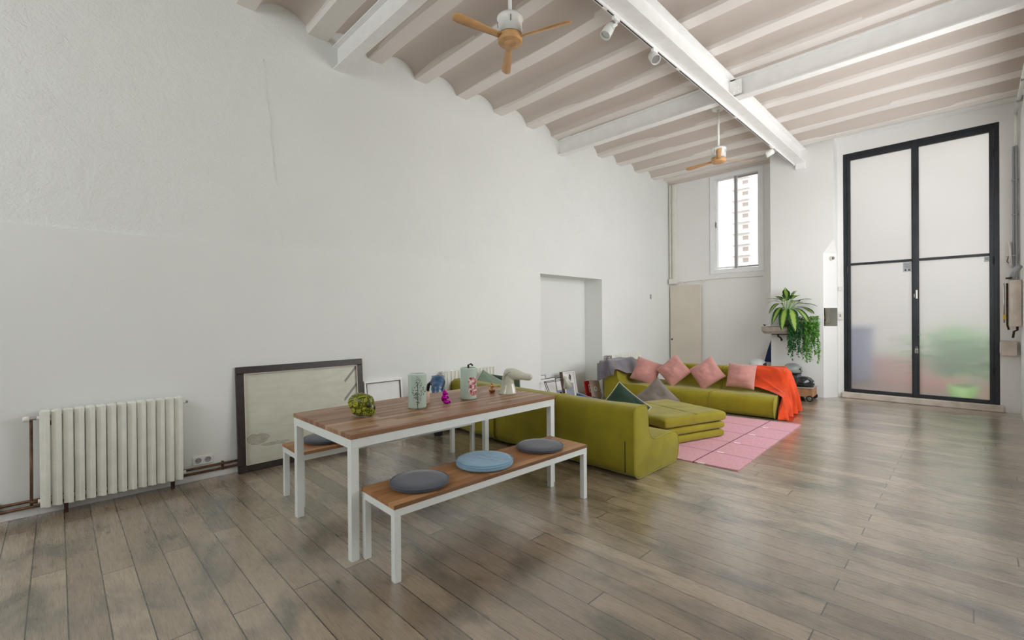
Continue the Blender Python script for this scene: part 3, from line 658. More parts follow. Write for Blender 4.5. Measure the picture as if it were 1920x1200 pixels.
# ------------------------------------------------------------------ leaning pictures along the left wall
def picture(label, y0, y1, h, xb, xt, fw, mats, z0=0., tilt_in=None, name='framed_picture', cat='picture', depth=.03, inner=None, group=None, roll=0.):
    yc, w = (y0+y1)/2, y1-y0
    T = thing(name, label, cat, (xb, yc, z0), group=group)
    lean = math.atan2(xb-xt, h)
    # local: x along the wall, z up, front faces local -y -> world +x after turning
    T.rotation_euler = (Matrix.Rotation(PI/2, 4, 'Z') @ Matrix.Rotation(-lean, 4, 'X') @ Matrix.Rotation(roll, 4, 'Y')).to_euler()
    b = nb(); d = depth
    box(b, -w/2, w/2, 0, d, 0, fw); box(b, -w/2, w/2, 0, d, h-fw, h); box(b, -w/2, -w/2+fw, 0, d, fw, h-fw); box(b, w/2-fw, w/2, 0, d, fw, h-fw)
    obj('frame', b, mats[0], T, bevel=min(.006, fw*.2))
    b = nb(); box(b, -w/2+fw, w/2-fw, d*.45, d*.7, fw, h-fw); obj('picture_sheet' if name != 'wall_mirror' else 'panel', b, mats[1], T)
    return T
P = picture('large dark wooden frame with stained cream panel leaning on wall behind the table', 1.2, 2.48, 1.005, .1, .03, .068, ('dark', 'panel'), depth=.04)
b = nb()
for x0, x1, z0, z1 in ((-.574, .574, .066, .074), (-.574, .574, .931, .939), (-.574, -.566, .066, .939), (.566, .574, .066, .939)): box(b, x0, x1, -.004, .01, z0, z1)
obj('inner_slip', b, 'sill', P)
P = picture('wide white framed picture leaning beside the large dark frame', 2.5, 3.0, .74, .1, .03, .03, ('white', 'paper'), depth=.03)
b = nb()
for x0, x1, z0, z1 in ((-.22, .22, .03, .034), (-.22, .22, .705, .71), (-.22, -.216, .03, .71), (.216, .22, .03, .71)): box(b, x0, x1, -.003, .012, z0, z1)
box(b, -.01, .0, .01, .0125, .38, .45); box(b, .06, .066, .01, .0125, .38, .42); obj('inner_line', b, 'black', P)
def marks(P, rects, mat, nm='printed_mark', y=.0125):
    b = nb()
    for x0, x1, z0, z1 in rects: box(b, x0, x1, y-.002, y+.001, z0, z1)
    obj(nm, b, mat, P)
P = picture('white sheet in thin black frame, leftmost of the pictures in the niche', 5.62, 6.03, .47, -.2, -.28, .008, ('black', 'paper'), depth=.015)
P = picture('low black framed print with small pen marks behind the desk lamp', 5.55, 6.2, .42, -.12, -.2, .01, ('black', 'paper'), depth=.015)
marks(P, [(.02, .028, .12, .26), (.14, .16, .08, .17), (.13, .17, .06, .1)], 'greyc', y=.006)
P = picture('small black framed photograph between desk lamp and tall picture in the niche', 6.14, 6.42, .4, -.13, -.22, .012, ('black', 'paper'), depth=.015)
marks(P, [(-.05, .1, .05, .18)], 'paperg', y=.006); marks(P, [(.0, .05, .1, .15)], 'black', 'dark_figure', y=.004)
P = picture('tall white framed print with brown edge, grey block and ink script in the niche', 6.36, 6.72, .5, -.08, -.17, .03, ('paper', 'paper'), depth=.07)
marks(P, [(-.11, .11, .05, .28)], 'paperg', y=.031); marks(P, [(.03, .045, .33, .44), (.05, .07, .35, .43), (.035, .08, .4, .41), (.04, .07, .36, .37), (.01, .02, .35, .4), (.055, .062, .31, .44)], 'black', 'ink_script', y=.031)
b = nb(); box(b, -.182, -.178, .0, .07, 0, .5); box(b, -.18, .18, .0, .002, .496, .502); obj('brown_edge', b, 'lead', P)
P = picture('flat red card with white letter E leaning behind the kraft sleeve', 6.86, 7.1, .29, .0, -.06, .01, ('red', 'red'), depth=.02)
marks(P, [(-.02, .0, .07, .22), (.0, .08, .07, .095), (.0, .08, .135, .16), (.0, .08, .195, .22)], 'paper', 'white_letter', y=.0)
T = thing('record_sleeve', 'square kraft card sleeve with round white label leaning against wall', 'record sleeve', (.14, 6.98, .0)); T.rotation_euler = (Matrix.Rotation(PI/2, 4, 'Z') @ Matrix.Rotation(-.3, 4, 'X') @ Matrix.Rotation(.1, 4, 'Y')).to_euler()
b = nb(); box(b, -.15, .15, 0, .006, .012, .31); obj('sleeve', b, 'kraft', T)
b = nb(); lathe(b, [(.047, 0), (.047, .001)], 32, (0, -.0005, .155), ax=(0, -1, 0)); l = obj('round_label', b, 'paper', T)
b = nb(); lathe(b, [(.022, 0), (.026, .0008), (.022, .0008)], 24, (0, -.0016, .155), ax=(0, -1, 0)); box(b, .002, .02, -.0025, -.0015, .148, .158); obj('label_mark', b, 'alug', l)
# desk lamp in front of the pictures
T = thing('desk_lamp', 'pale green desk lamp with cone shade and twin black arms by the pictures', 'lamp', (.12, 5.75, .0))
b = nb(); lathe(b, [(.09, 0), (.09, .02), (.03, .03)], 28); obj('base', b, 'greenp', T, smooth=False)
b = nb(); tube(b, [(0, 0, .03), (-.03, -.18, .42)], .006, 8); tube(b, [(0, .035, .03), (-.03, -.145, .42)], .006, 8); obj('lower_arm', b, 'black', T)
b = nb(); tube(b, [(-.03, -.18, .42), (-.03, .33, .42)], .005, 8); tube(b, [(-.03, -.15, .405), (-.03, .33, .395)], .005, 8); obj('upper_arm', b, 'black', T)
b = nb(); lathe(b, [(.028, .07), (.03, .05), (.034, .0), (.085, -.11), (.08, -.11), (.03, -.005)], 28, (-.02, .37, .38), cap=False, ax=(-.15, -.45, 1)); lathe(b, [(.0, .075), (.028, .07)], 28, (-.02, .37, .38), cap=False, ax=(-.15, -.45, 1)); obj('lamp_shade', b, 'ceramic', T, smooth=True, solid=.003)

# ------------------------------------------------------------------ dining table and benches
T = thing('dining_table', 'long dining table with slatted teak top and white steel legs', 'table', (1.90, 2.175, 0))
hx, hy, zt = .465, .945, .763; lw = .05
b = nb(); box(b, -hx, hx, -hy, hy, zt-.03, zt); obj('tabletop', b, 'teak', T, bevel=.003)
b = nb(); a0, a1 = zt-.085, zt-.0305
box(b, -hx+.004, hx-.004, -hy+.004, -hy+.044, a0, a1); box(b, -hx+.004, hx-.004, hy-.044, hy-.004, a0, a1); box(b, -hx+.004, -hx+.044, -hy+.044, hy-.044, a0, a1); box(b, hx-.044, hx-.004, -hy+.044, hy-.044, a0, a1); obj('apron', b, 'framew', T)
for sx in (-1, 1):
    for s_ in (-1, 1):
        b = nb(); x = sx*(hx-.004-lw/2); y = s_*(hy-.004-lw/2); box(b, x-lw/2, x+lw/2, y-lw/2, y+lw/2, 0, a0-.0005); obj('leg', b, 'framew', T, bevel=.002)
def bench(loc, rz, label, w, L):
    T = thing('bench', label, 'bench', loc, rz, group='benches beside the dining table'); hx, hy, zt, lw = w/2, L/2, .43, .04
    b = nb(); box(b, -hx, hx, -hy, hy, zt-.024, zt); obj('seat', b, 'teakb', T, bevel=.002)
    b = nb(); a0, a1 = zt-.066, zt-.0245
    box(b, -hx+.003, hx-.003, -hy+.003, -hy+.038, a0, a1); box(b, -hx+.003, hx-.003, hy-.038, hy-.003, a0, a1); box(b, -hx+.003, -hx+.038, -hy+.038, hy-.038, a0, a1); box(b, hx-.038, hx-.003, -hy+.038, hy-.038, a0, a1); obj('apron', b, 'framew', T)
    for sx in (-1, 1):
        for s_ in (-1, 1): b = nb(); x = sx*(hx-.003-lw/2); y = s_*(hy-.003-lw/2); box(b, x-lw/2, x+lw/2, y-lw/2, y+lw/2, 0, a0-.0005); obj('leg', b, 'framew', T, bevel=.002)
bench((2.565, 2.16, 0), -.024, 'white legged teak bench in front of table, holding three round cushions', .40, 1.72)
bench((1.15, 2.18, 0), -.015, 'white legged teak bench behind table, facing the dark frame', .39, 1.74)
def seat_pad(loc, r, th, mat, label, wr=0.):
    T = thing('seat_cushion', label, 'cushion', loc, group='round seat cushions on the benches')
    b = nb(); lathe(b, [(0.001, .0), (r*.9, 0), (r*.985, .008), (r, th*.45), (r*.985, th-.008), (r*.93, th), (r*.6, th+.004), (r*.3, th+.005), (.001, th+.005)], 56)
    if wr:
        for v in b.verts:
            if v.co.z > th*.6 and v.co.xy.length < r*.95: v.co.z += wr*noise.noise(Vector((v.co.x*22, v.co.y*40, 1)))
    obj('pad', b, mat, T, smooth=True)
    b = nb(); P_ = [(r*.99*math.cos(2*PI*k/48), r*.99*math.sin(2*PI*k/48), th-.006) for k in range(49)]; tube(b, P_, .0035, 6, cap=False)
    obj('piping', b, mat, T, smooth=True)
    return T
seat_pad((2.555, 1.585, .431), .182, .03, 'greyc', 'charcoal round cushion on front bench end nearest the camera')
def blue_pad():
    T = seat_pad((2.56, 2.115, .431), .2, .038, 'bluec', 'wrinkled pale blue round cushion in middle of the front bench')
    b = nb(); n = 40; m = 14; g = []
    for j in range(m+1):
        rr = .188*j/m; g.append([b.verts.new((rr*math.cos(2*PI*k/n), rr*math.sin(2*PI*k/n), .0445 + (.006 if j < m else 0)*noise.noise(Vector((rr*math.cos(2*PI*k/n)*16, rr*math.sin(2*PI*k/n)*34, 2)))+(.003*noise.noise(Vector((rr*math.cos(2*PI*k/n)*50, rr*math.sin(2*PI*k/n)*60, 5))) if j < m else -.004))) for k in range(n)])
    for j in range(m):
        for k in range(n): b.faces.new((g[j][k], g[j][(k+1) % n], g[j+1][(k+1) % n], g[j+1][k]))
    obj('crumpled_cover', b, 'bluec', T, smooth=True)
blue_pad()
seat_pad((2.575, 2.68, .431), .182, .03, 'greyc', 'charcoal round cushion on far end of the front bench')
seat_pad((1.10, 1.62, .431), .188, .03, 'greyc', 'charcoal round cushion on rear bench seen between the table legs')

# ------------------------------------------------------------------ things on the table
ZT_ = .7635
CR = math.atan2(R.y, R.x)          # world direction that runs to the right of the view, used to turn figures side-on
T = thing('skull_figurine', 'olive green carved skull covered in flowers at near end of table', 'figurine', (1.92, 1.53, ZT_), CR-.1)
b = nb(); ell(b, (-.018, 0, .098), (.083, .064, .07)); ell(b, (.03, 0, .1), (.055, .052, .056)); ell(b, (.052, 0, .055), (.04, .04, .052)); ell(b, (-.01, 0, .038), (.07, .045, .035)); ell(b, (.055, 0, .03), (.038, .036, .03)); ell(b, (.03, .035, .06), (.03, .014, .016)); ell(b, (.03, -.035, .06), (.03, .014, .016))
body = obj('skull', b, 'skull', T, smooth=True, remesh=.004)
for sgn in (-1, 1):
    b = nb(); ell(b, (.058, sgn*.03, .083), (.02, .016, .02), n=2); obj('eye_socket', b, 'skulldk', T, smooth=True)
b = nb(); ell(b, (.088, 0, .062), (.008, .011, .016), n=2); obj('nose_hole', b, 'skulldk', T, smooth=True)
for i, (x, z, r, yy) in enumerate(((-.022, .1, .02, .0655), (-.062, .092, .016, .056), (-.045, .052, .017, .051), (-.006, .05, .018, .0475), (.045, .045, .0, .04), (.03, .062, .011, .047), (.045, .125, .013, .046))):
    if r == 0: continue
    for sgn in (-1, 1):
        b = nb(); lathe(b, [(r, 0), (r*.95, .004), (r*.8, .003), (r*.75, .0), (r*.3, .001), (r*.25, .005), (.001, .006)], 20, (x, sgn*yy, z), cap=False, ax=(x*4, sgn, (z-.08)*5))
        for k in range(8):
            a = 2*PI*k/8; ell(b, (x+r*.52*math.cos(a), sgn*(yy+.001), z+r*.52*math.sin(a)), (r*.17, r*.2, r*.17), n=1)
        obj('flower_relief', b, 'skullhi', T, smooth=True)
b = nb()
for k in range(7):
    for zz in (.024, .036):
        for s in (-1, 1): ell(b, (.094-.011*k-abs(k)*.0, s*(.008+.0062*k), zz), (.005, .005, .006), n=1)
obj('teeth', b, 'skullhi', T, smooth=True)
b = nb(); tube(b, [(-.09, -.035, .1), (-.06, -.055, .125), (-.02, -.055, .135), (.02, -.048, .148), (.05, -.03, .15)], .0035, 6); obj('crown_band', b, 'skullhi', T, smooth=True)
def vase(loc, r, h, mat, label, rz, lid=False):
    T = thing('vase', label, 'vase', loc, rz, group='pale green cylinder vases on the table')
    b = nb(); lathe(b, [(r*.9, 0), (r*.97, .004), (r, .012), (r, h-.006), (r*.985, h), (r*.93, h), (r*.92, h-.01), (r*.92, .02), (.001, .015)], 48, cap=False); b.faces.new([v for v in b.verts if abs(v.co.z) < 1e-6 and abs(v.co.xy.length-r*.9) < 1e-4][::1]); obj('body', b, mat, T, smooth=True)
    b = nb(); lathe(b, [(r*.985, h), (r*.96, h+.003), (r*.93, h)], 48, cap=False); obj('rim', b, 'white', T, smooth=True)
    return T
VR = CR
vase((1.93, 1.98, ZT_), .07, .262, 'vase1', 'pale green cylinder vase painted with a dark tree', VR)
vase((1.92, 2.5, ZT_), .07, .265, 'vase2', 'pale green cylinder vase painted with red flowers', VR)
T = thing('dried_twig', 'dark twig end poking out of the flower painted vase', 'twig', (1.9, 2.52, ZT_+.02)); b = nb(); tube(b, [(0, 0, 0), (-.02, .02, .15), (-.03, .02, .262), (-.01, .035, .272), (.015, .03, .262)], .008, 8); obj('twig', b, 'iron', T, smooth=True)
T = thing('clay_cup', 'small pale pink cup standing behind the tree vase', 'cup', (1.83, 2.13, ZT_)); b = nb(); lathe(b, [(.026, 0), (.028, .005), (.028, .092), (.026, .094), (.024, .09), (.024, .01), (.001, .008)], 28, cap=False); b.faces.new([v for v in b.verts if v.co.z == 0]); obj('body', b, 'mug', T, smooth=True)
def bear(loc, rz):
    T = thing('bear_figurine', 'shiny magenta seated bear figurine between the two vases', 'figurine', loc, rz)
    b = nb(); ell(b, (0, 0, .042), (.024, .022, .032)); ell(b, (.006, 0, .085), (.0195, .019, .019)); ell(b, (.026, 0, .08), (.011, .0095, .009)); ell(b, (.0, .016, .104), (.006, .007, .007)); ell(b, (.0, -.016, .104), (.006, .007, .007))
    for s in (-1, 1):
        ell(b, (.022, s*.017, .014), (.022, .011, .013)); ell(b, (.018, s*.022, .048), (.016, .008, .013))
        ell(b, (.042, s*.019, .016), (.007, .01, .015))
    obj('body', b, 'magenta', T, smooth=True, remesh=.0022)
bear((1.95, 2.22, ZT_), CR-.3)
T = thing('rabbit_figurine', 'tiny copper coloured rabbit figurine beside the white dog head', 'figurine', (1.84, 2.84, ZT_), CR+.4)
b = nb(); ell(b, (0, 0, .026), (.026, .024, .028)); ell(b, (.006, 0, .062), (.018, .017, .018)); ell(b, (.0, .009, .084), (.005, .005, .018)); ell(b, (.0, -.009, .084), (.005, .005, .018)); ell(b, (.02, .014, .02), (.012, .008, .016)); ell(b, (.02, -.014, .02), (.012, .008, .016)); obj('body', b, 'gold', T, smooth=True, remesh=.0022)
def loft(bm, secs, n=20):
    rings = []
    for c, u, w, ru, rw in secs:
        c, u, w = Vector(c), Vector(u).normalized(), Vector(w).normalized()
        rings.append([bm.verts.new(c+u*ru*math.cos(2*PI*k/n)+w*rw*math.sin(2*PI*k/n)) for k in range(n)])
    for a, b_ in zip(rings, rings[1:]):
        for k in range(n): bm.faces.new((a[k], a[(k+1) % n], b_[(k+1) % n], b_[k]))
    bm.faces.new(rings[0][::-1]); bm.faces.new(rings[-1])
T = thing('dog_head_sculpture', 'glazed ivory greyhound head sculpture at far end of table', 'sculpture', (1.98, 2.91, ZT_), CR)
b = nb(); Y = (0, 1, 0)
loft(b, [((.0, 0, 0), (1, 0, 0), Y, .082, .066), ((.0, 0, .006), (1, 0, 0), Y, .082, .066), ((.002, 0, .04), (1, 0, .1), Y, .072, .056), ((.002, 0, .09), (1, 0, .1), Y, .058, .046), ((.004, 0, .14), (1, 0, 0), Y, .052, .043), ((.012, 0, .175), (1, 0, -.3), Y, .052, .044), ((.03, 0, .2), (1, 0, -1), Y, .036, .036)])
loft(b, [((-.03, 0, .19), (0, 0, 1), Y, .02, .025), ((-.01, 0, .188), (0, 0, 1), Y, .042, .046), ((.03, 0, .18), (.1, 0, 1), Y, .054, .052), ((.07, 0, .174), (.1, 0, 1), Y, .052, .048), ((.105, 0, .166), (.2, 0, 1), Y, .043, .038), ((.145, 0, .156), (.1, 0, 1), Y, .034, .029), ((.185, 0, .149), (.1, 0, 1), Y, .032, .026), ((.212, 0, .148), (.1, 0, 1), Y, .028, .023), ((.226, 0, .15), (.1, 0, 1), Y, .015, .013)])
ell(b, (.085, .027, .195), (.012, .01, .009)); ell(b, (.085, -.027, .195), (.012, .01, .009))
obj('head', b, 'ceramic', T, smooth=True, remesh=.004)
for s in (-1, 1):
    b = nb(); loft(b, [((.02, s*.046, .2), (1, 0, 0), (0, s, .3), .014, .005), ((.005, s*.05, .2), (.6, 0, 1), (0, s, 0), .02, .007), ((-.022, s*.046, .178), (.8, 0, 1), (0, s, 0), .02, .006), ((-.038, s*.04, .15), (1, 0, .5), (0, s, 0), .014, .005), ((-.046, s*.036, .125), (1, 0, 0), (0, s, 0), .004, .003)], 12); obj('ear', b, 'ceramic', T, smooth=True)

# ------------------------------------------------------------------ sofas
SP = [(.10, 0.012)] + arc(.10, .11, .10, -90, -180, 5)[1:] + [(.0, .5)] + arc(.07, .58, .07, 180, 90, 4) + [(.14, .652)] + arc(.18, .59, .06, 90, 10, 4) + [(.25, .5), (.255, .45)] + arc(.40, .45, .145, 190, 270, 6) + [(.6, .315), (.74, .31)] + arc(.76, .21, .095, 80, 0, 5) + [(.86, .14)] + arc(.76, .10, .09, 0, -90, 5)
def sofa(loc, rz, w, label, group='olive modular sofa seats', zipper=False, folds=False):
    """local: x along the seat, back at y=0, front at y=.86"""
    T = thing('sofa_module', label, 'sofa', loc, rz, group=group)
    b = nb(); N = 14; n = len(SP); rings = []
    for i in range(N+1):
        s = i/N; x = w*s; e = min(s, 1-s)*N; k = 0 if e < .5 else 1
        ring = []
        for (y, z) in SP:
            amp = .006*k; dz = amp*noise.noise(Vector((x*3+loc[0], y*5, z*5))); 
            if folds and .2 < y < .6 and z > .3: dz += .018*k*math.sin(z*95+y*30+x*2)*noise.noise(Vector((x*2, 3, 1)))**0
            ring.append(b.verts.new((x, y + (amp*noise.noise(Vector((x*4, z*4, 9))))*(1 if z > .05 else 0), max(.004, z+dz))))
        rings.append(ring)
    for p, q in zip(rings, rings[1:]):
        for j in range(n): b.faces.new((p[j], p[(j+1) % n], q[(j+1) % n], q[j]))
    b.faces.new(rings[0][::-1]); b.faces.new(rings[-1])
    o = obj('foam_body', b, 'olive', T, smooth=True, bevel=.014, seg=3)
    for x in (.005, w-.005):
        b = nb(); pts = [(x, y + (.003 if y > .4 else -.003), max(.006, z+.003*(1 if z > .1 else -1))) for y, z in SP] ; pts.append(pts[0]); tube(b, pts, .005, 6, cap=False); obj('piping', b, 'piping', T, smooth=True)
    if zipper: b = nb(); box(b, w-.1, w-.094, -.003, .004, .06, .34); obj('zipper', b, 'rubber', T)
    return T
sofa((1.97, 3.60, 0), -.0, .90, 'olive sofa module seen from its back, right end beside the rug', zipper=True)
sofa((1.06, 3.61, 0), .0, .895, 'olive sofa module seen from its back through the table legs')
sofa((.14, 3.66, 0), -.05, .88, 'olive sofa module closest to left wall behind the table', folds=False)
BR = .04; bc, bs = math.cos(BR), math.sin(BR)
def bl(s, d): return (3.02 + s*bc - d*bs, 7.06 + s*bs + d*bc)   # s along the front (negative to the left), d back from the front
T = thing('brick_planter', 'low terracotta planter trough blurred behind the frosted panes', 'planter', (3.9, 12.6, -.05))
b = nb(); box(b, -1.6, .9, -.2, .2, 0, .62); obj('trough', b, 'terrap', T, bevel=.02)
b = nb(); box(b, -1.56, .86, -.17, .17, .6, .63); obj('soil', b, 'soil', T)
def sofaB(s0, label, folds=False):
    # the module faces the camera: turn by pi so its back points away
    x, y = bl(s0, .86); return sofa((x, y, 0), BR+PI, .87, label, folds=folds)
sofaB(0, 'olive sofa module under the orange throw in far row')
sofaB(-.875, 'olive sofa module in the middle of far row under pink pillows')
T3 = sofa((.33, 7.78, 0), -PI/2+.04, .9, 'olive corner sofa module under the grey throw', folds=True)
# ottoman of three stacked mattresses
def mattress(bm, w, d, z0, z1, rnd, seed, r=.05):
    n = 22
    def pt(u, v, top):
        x = w*(u-.5); y = d*(v-.5); e = min(u, 1-u, v, 1-v); zc = (z0+z1)/2; h = (z1-z0)/2
        return x, y, zc, h, e
    me = []
    N = n
    top = {}; bot = {}
    for i in range(N+1):
        for j in range(N+1):
            u, v = i/N, j/N; x, y, zc, h, e = pt(u, v, 1)
            k = min(1, e*N/2.2); k = math.sqrt(max(0, 1-(1-k)**2))
            ins = 0
            wob = .007*noise.noise(Vector((x*5+seed, y*5, 2))) + .004*noise.noise(Vector((x*14, y*4+seed, 2)))
            top[i, j] = bm.verts.new((x, y, zc + h*(.66+.34*k) + wob*k)); bot[i, j] = bm.verts.new((x, y, zc - h*(.8+.2*k)))
    for i in range(N):
        for j in range(N):
            bm.faces.new((top[i, j], top[i+1, j], top[i+1, j+1], top[i, j+1])); bm.faces.new((bot[i, j], bot[i, j+1], bot[i+1, j+1], bot[i+1, j]))
    ed_ = [(i, 0) for i in range(N)] + [(N, j) for j in range(N)] + [(i, N) for i in range(N, 0, -1)] + [(0, j) for j in range(N, 0, -1)]
    for a, c in zip(ed_, ed_[1:]+ed_[:1]): bm.faces.new((bot[a], bot[c], top[c], top[a]))
T = thing('folding_ottoman', 'low olive ottoman of three folded mattresses on the pink rug', 'ottoman', (2.28, 5.36, .013), math.radians(-18))
for k, (z0, z1, w, d) in enumerate(((0, .095, .92, .98), (.098, .19, .93, .985), (.192, .315, .96, 1.0))):
    b = nb(); mattress(b, w, d, z0, z1, None, k*3.3); obj('mattress', b, 'olive', T, smooth=True, bevel=.022, seg=3)
b = nb(); tube(b, [(-.47, .02, .317), (0, .02, .317), (.47, .02, .315)], .004, 6); obj('seam', b, 'piping', T)
# rug
b = nb(); prism(b, [(1.05, 4.50), (2.93, 4.475), (3.42, 4.51), (3.39, 5.6), (3.36, 7.0), (2.2, 6.86), (1.3, 6.72), (1.05, 6.7)], .001, .012, 'z')
tag(obj('rug', b, 'rug'), 'pink flatwoven rug with thin dark grid lines under the ottoman', 'rug')

# ------------------------------------------------------------------ pillows
def pillow(loc, rot, w, h, t, mat, label, group=None, pipe=None, back=None, seed=0, cat='pillow', crease=.5):
    T = thing('pillow', label, cat, loc, group=group, rot=rot); N = 18
    def build(side, m):
        b = nb(); g = {}
        for i in range(N+1):
            for j in range(N+1):
                u, v = 2*i/N-1, 2*j/N-1
                f = (max(0, 1-u**2)*max(0, 1-v**2))**.55; pin = 1 - .06*(1-abs(v)**2)*abs(u)**3 ; pin2 = 1 - .06*(1-abs(u)**2)*abs(v)**3
                z = side*t/2*f*(1+.25*noise.noise(Vector((u*1.6+seed, v*1.6, side))))
                z += side*crease*.03*f*noise.noise(Vector((u*1.5+v*2+seed, v*5-u*2, 3))) + side*crease*.018*f*noise.noise(Vector((u*4+seed, v*12+u*3, 8)))
                g[i, j] = b.verts.new((u*w/2*pin, z if abs(u) < 1 and abs(v) < 1 else 0, v*h/2*pin2))
        for i in range(N):
            for j in range(N): b.faces.new((g[i, j], g[i+1, j], g[i+1, j+1], g[i, j+1]))
        return b
    b = build(-1, mat); b2 = build(1, mat)
    if back is None:
        me = bpy.data.meshes.new('t'); b2.to_mesh(me); b2.free(); b.from_mesh(me); bpy.data.meshes.remove(me); bmesh.ops.remove_doubles(b, verts=b.verts, dist=1e-5)
        obj('cushion', b, mat, T, smooth=True, sub=1)
    else:
        obj('front_cover', b, mat, T, smooth=True, sub=1); obj('back_cover', b2, back, T, smooth=True, sub=1)
    if pipe:
        b = nb(); pts = []
        for k in range(4):
            for i in range(N):
                s = 2*i/N-1; u, v = ((s, -1), (1, s), (-s, 1), (-1, -s))[k]
                pin = 1 - .06*(1-abs(v)**2)*abs(u)**3; pin2 = 1 - .06*(1-abs(u)**2)*abs(v)**3; pts.append((u*w/2*pin, 0, v*h/2*pin2))
        pts.append(pts[0]); tube(b, pts, .0032, 6, cap=False); obj('piping', b, pipe, T, smooth=True)
    return T
def orient(yaw, lean, roll): return (Matrix.Rotation(yaw, 4, 'Z') @ Matrix.Rotation(lean, 4, 'X') @ Matrix.Rotation(roll, 4, 'Y')).to_euler()
PG = 'pink pillows on the far sofa row'
pillow((.93, 7.33, .50), orient(.5, -.45, .35), .46, .46, .2, 'pink', 'leftmost pink velvet pillow, slumped against the grey throw', PG, seed=1)
pillow((1.42, 7.36, .545), orient(.15, -.42, .78), .44, .44, .2, 'pink', 'pink velvet pillow balanced on its corner, second from the left', PG, seed=2)
pillow((1.95, 7.42, .545), orient(.1, -.42, .9), .44, .44, .2, 'pink', 'pink velvet pillow tilted on a corner, third from the left', PG, seed=3)
pillow((2.46, 7.46, .535), orient(.1, -.3, .05), .42, .40, .2, 'pink', 'upright pink velvet pillow next to the orange throw', PG, seed=4)
pillow((2.5, 4.02, .53), orient(.75, -.38, .72), .4, .4, .12, 'greenv', 'dark green velvet pillow with pale piping on the near sofa module', pipe='pipew', seed=5)
pillow((1.76, 6.12, .27), orient(.35, -.3, .8), .46, .46, .16, 'greyv', 'taupe pillow with burgundy back on the ottoman', back='burg', seed=6)
pillow((.36, 4.12, .50), orient(1.0, -.5, .6), .42, .42, .12, 'greenp', 'sage green piped pillow behind the rabbit figurine', pipe='pipew', seed=7)
pillow((.4, 4.42, .49), orient(1.2, -.7, .2), .45, .40, .12, 'greenv', 'dark green pillow with white piping behind the dog head', pipe='pipew', seed=8)
pillow((2.09, 3.98, .47), orient(.3, -.25, .2), .34, .3, .12, 'bluef', 'bright blue and white cushion peeking over the near sofa back', pipe='pipew', seed=9)
pillow((.42, 5.05, .22), orient(1.1, -.9, .1), .5, .4, .2, 'bluef', 'royal blue cushion on floor below the dog head nose', pipe='pipew', seed=10)

# blue animal head behind the table
T = thing('hippo_head', 'faceted glossy blue animal head sculpture behind table beside the radiator', 'sculpture', (.27, 3.36, .0), -.5)
b = nb(); ell(b, (0, 0, .66), (.1, .1, .1), n=2); ell(b, (.09, -.02, .6), (.085, .08, .085), n=2); ell(b, (.12, -.02, .54), (.07, .075, .06), n=2); ell(b, (-.05, -.06, .73), (.025, .02, .025), n=1); ell(b, (-.05, .07, .73), (.025, .02, .025), n=1); ell(b, (.0, -.0, .52), (.07, .07, .1), n=2)
obj('head', b, 'blue', T, remesh=.018)
b = nb(); prism(b, [(-.05, -.05), (.05, -.05), (.05, .05), (-.05, .05)], 0, .45, 'z'); obj('pedestal', b, 'black', T, bevel=.005)
b = nb(); tube(b, [(-.02, -.1, .46), (-.04, -.125, .55), (-.03, -.11, .63), (.0, -.06, .68)], .022, 8, flat=.5); obj('strap', b, 'black', T, smooth=True)

# ------------------------------------------------------------------ throws
def Hs(d):   # top height of the far sofa at depth d back from its front edge (d=.86 is the back face)
    P_ = [(-.01, .0), (.0, .12), (.03, .27), (.09, .31), (.3, .318), (.42, .34), (.5, .38), (.58, .47), (.605, .55), (.63, .62), (.68, .65), (.74, .652), (.83, .62), (.86, .56)]
    for (a, za), (c, zc) in zip(P_, P_[1:]):
        if a <= d <= c: return za+(zc-za)*(d-a)/(c-a)
    return .56
def drape():
    b = nb(); NA, NB = 44, 46; g = {}
    for i in range(NA+1):
        a = i/NA
        for j in range(NB+1):
            q = j/NB                                       # 0..1 : from the far left edge over the end and down
            top = .42; drop = .62; L = q*(top+drop)
            dmin = .47 - .25*(L/top)**2 if L < top else .22 - .2*((L-top)/drop)
            d = dmin + (.9-dmin)*a
            if a > .97: d = .9
            fold = .036*math.sin(a*24+q*5)+.02*math.sin(a*47+1+q*3)
            if L < top:
                s = -top + L; z = Hs(min(d, .86)) + .014 + max(0, fold)*.6*(.3+a)
                if d > .86: z = Hs(.86)
                s_ = s
            else:
                t_ = L-top; h = Hs(min(d, .86)); 
                z = h + .012 - t_*(h+.005)/drop if True else 0; z = max(z, .012 + (.0 if a < .25 else .03*a)); s_ = .018 + min(t_*.6, .03) + (fold*1.2+.02)*min(1, t_*3) + .06*t_*(1-a) + .12*t_*a
            x, y = bl(s_, d); g[i, j] = b.verts.new((x, y, z))
    for i in range(NA):
        for j in range(NB): b.faces.new((g[i, j], g[i+1, j], g[i+1, j+1], g[i, j+1]))
    T = thing('throw_blanket', 'orange fringed wool throw over right end of the far sofa', 'throw', (0, 0, 0))
    obj('cloth', b, 'orange', T, smooth=True, solid=.006, sub=1)
    b = nb()
    ends = []
    for i in range(0, NA+1):
        a = i/NA; t_ = .62; d = .06 + (.9-.06)*a
        x, y = bl(.05+.06*(1-a)+.02, d); z0 = .03 + .03*a
        for k in range(2):
            yy = y+random.uniform(-.01, .01); tube(b, [(x-.01, yy, z0+.02), (x+.015+random.uniform(0, .03), yy-random.uniform(0, .02), .012), (x+.05+random.uniform(0, .04), yy-.03, .008)], .0025, 4)
    obj('fringe', b, 'orange', T)
drape()
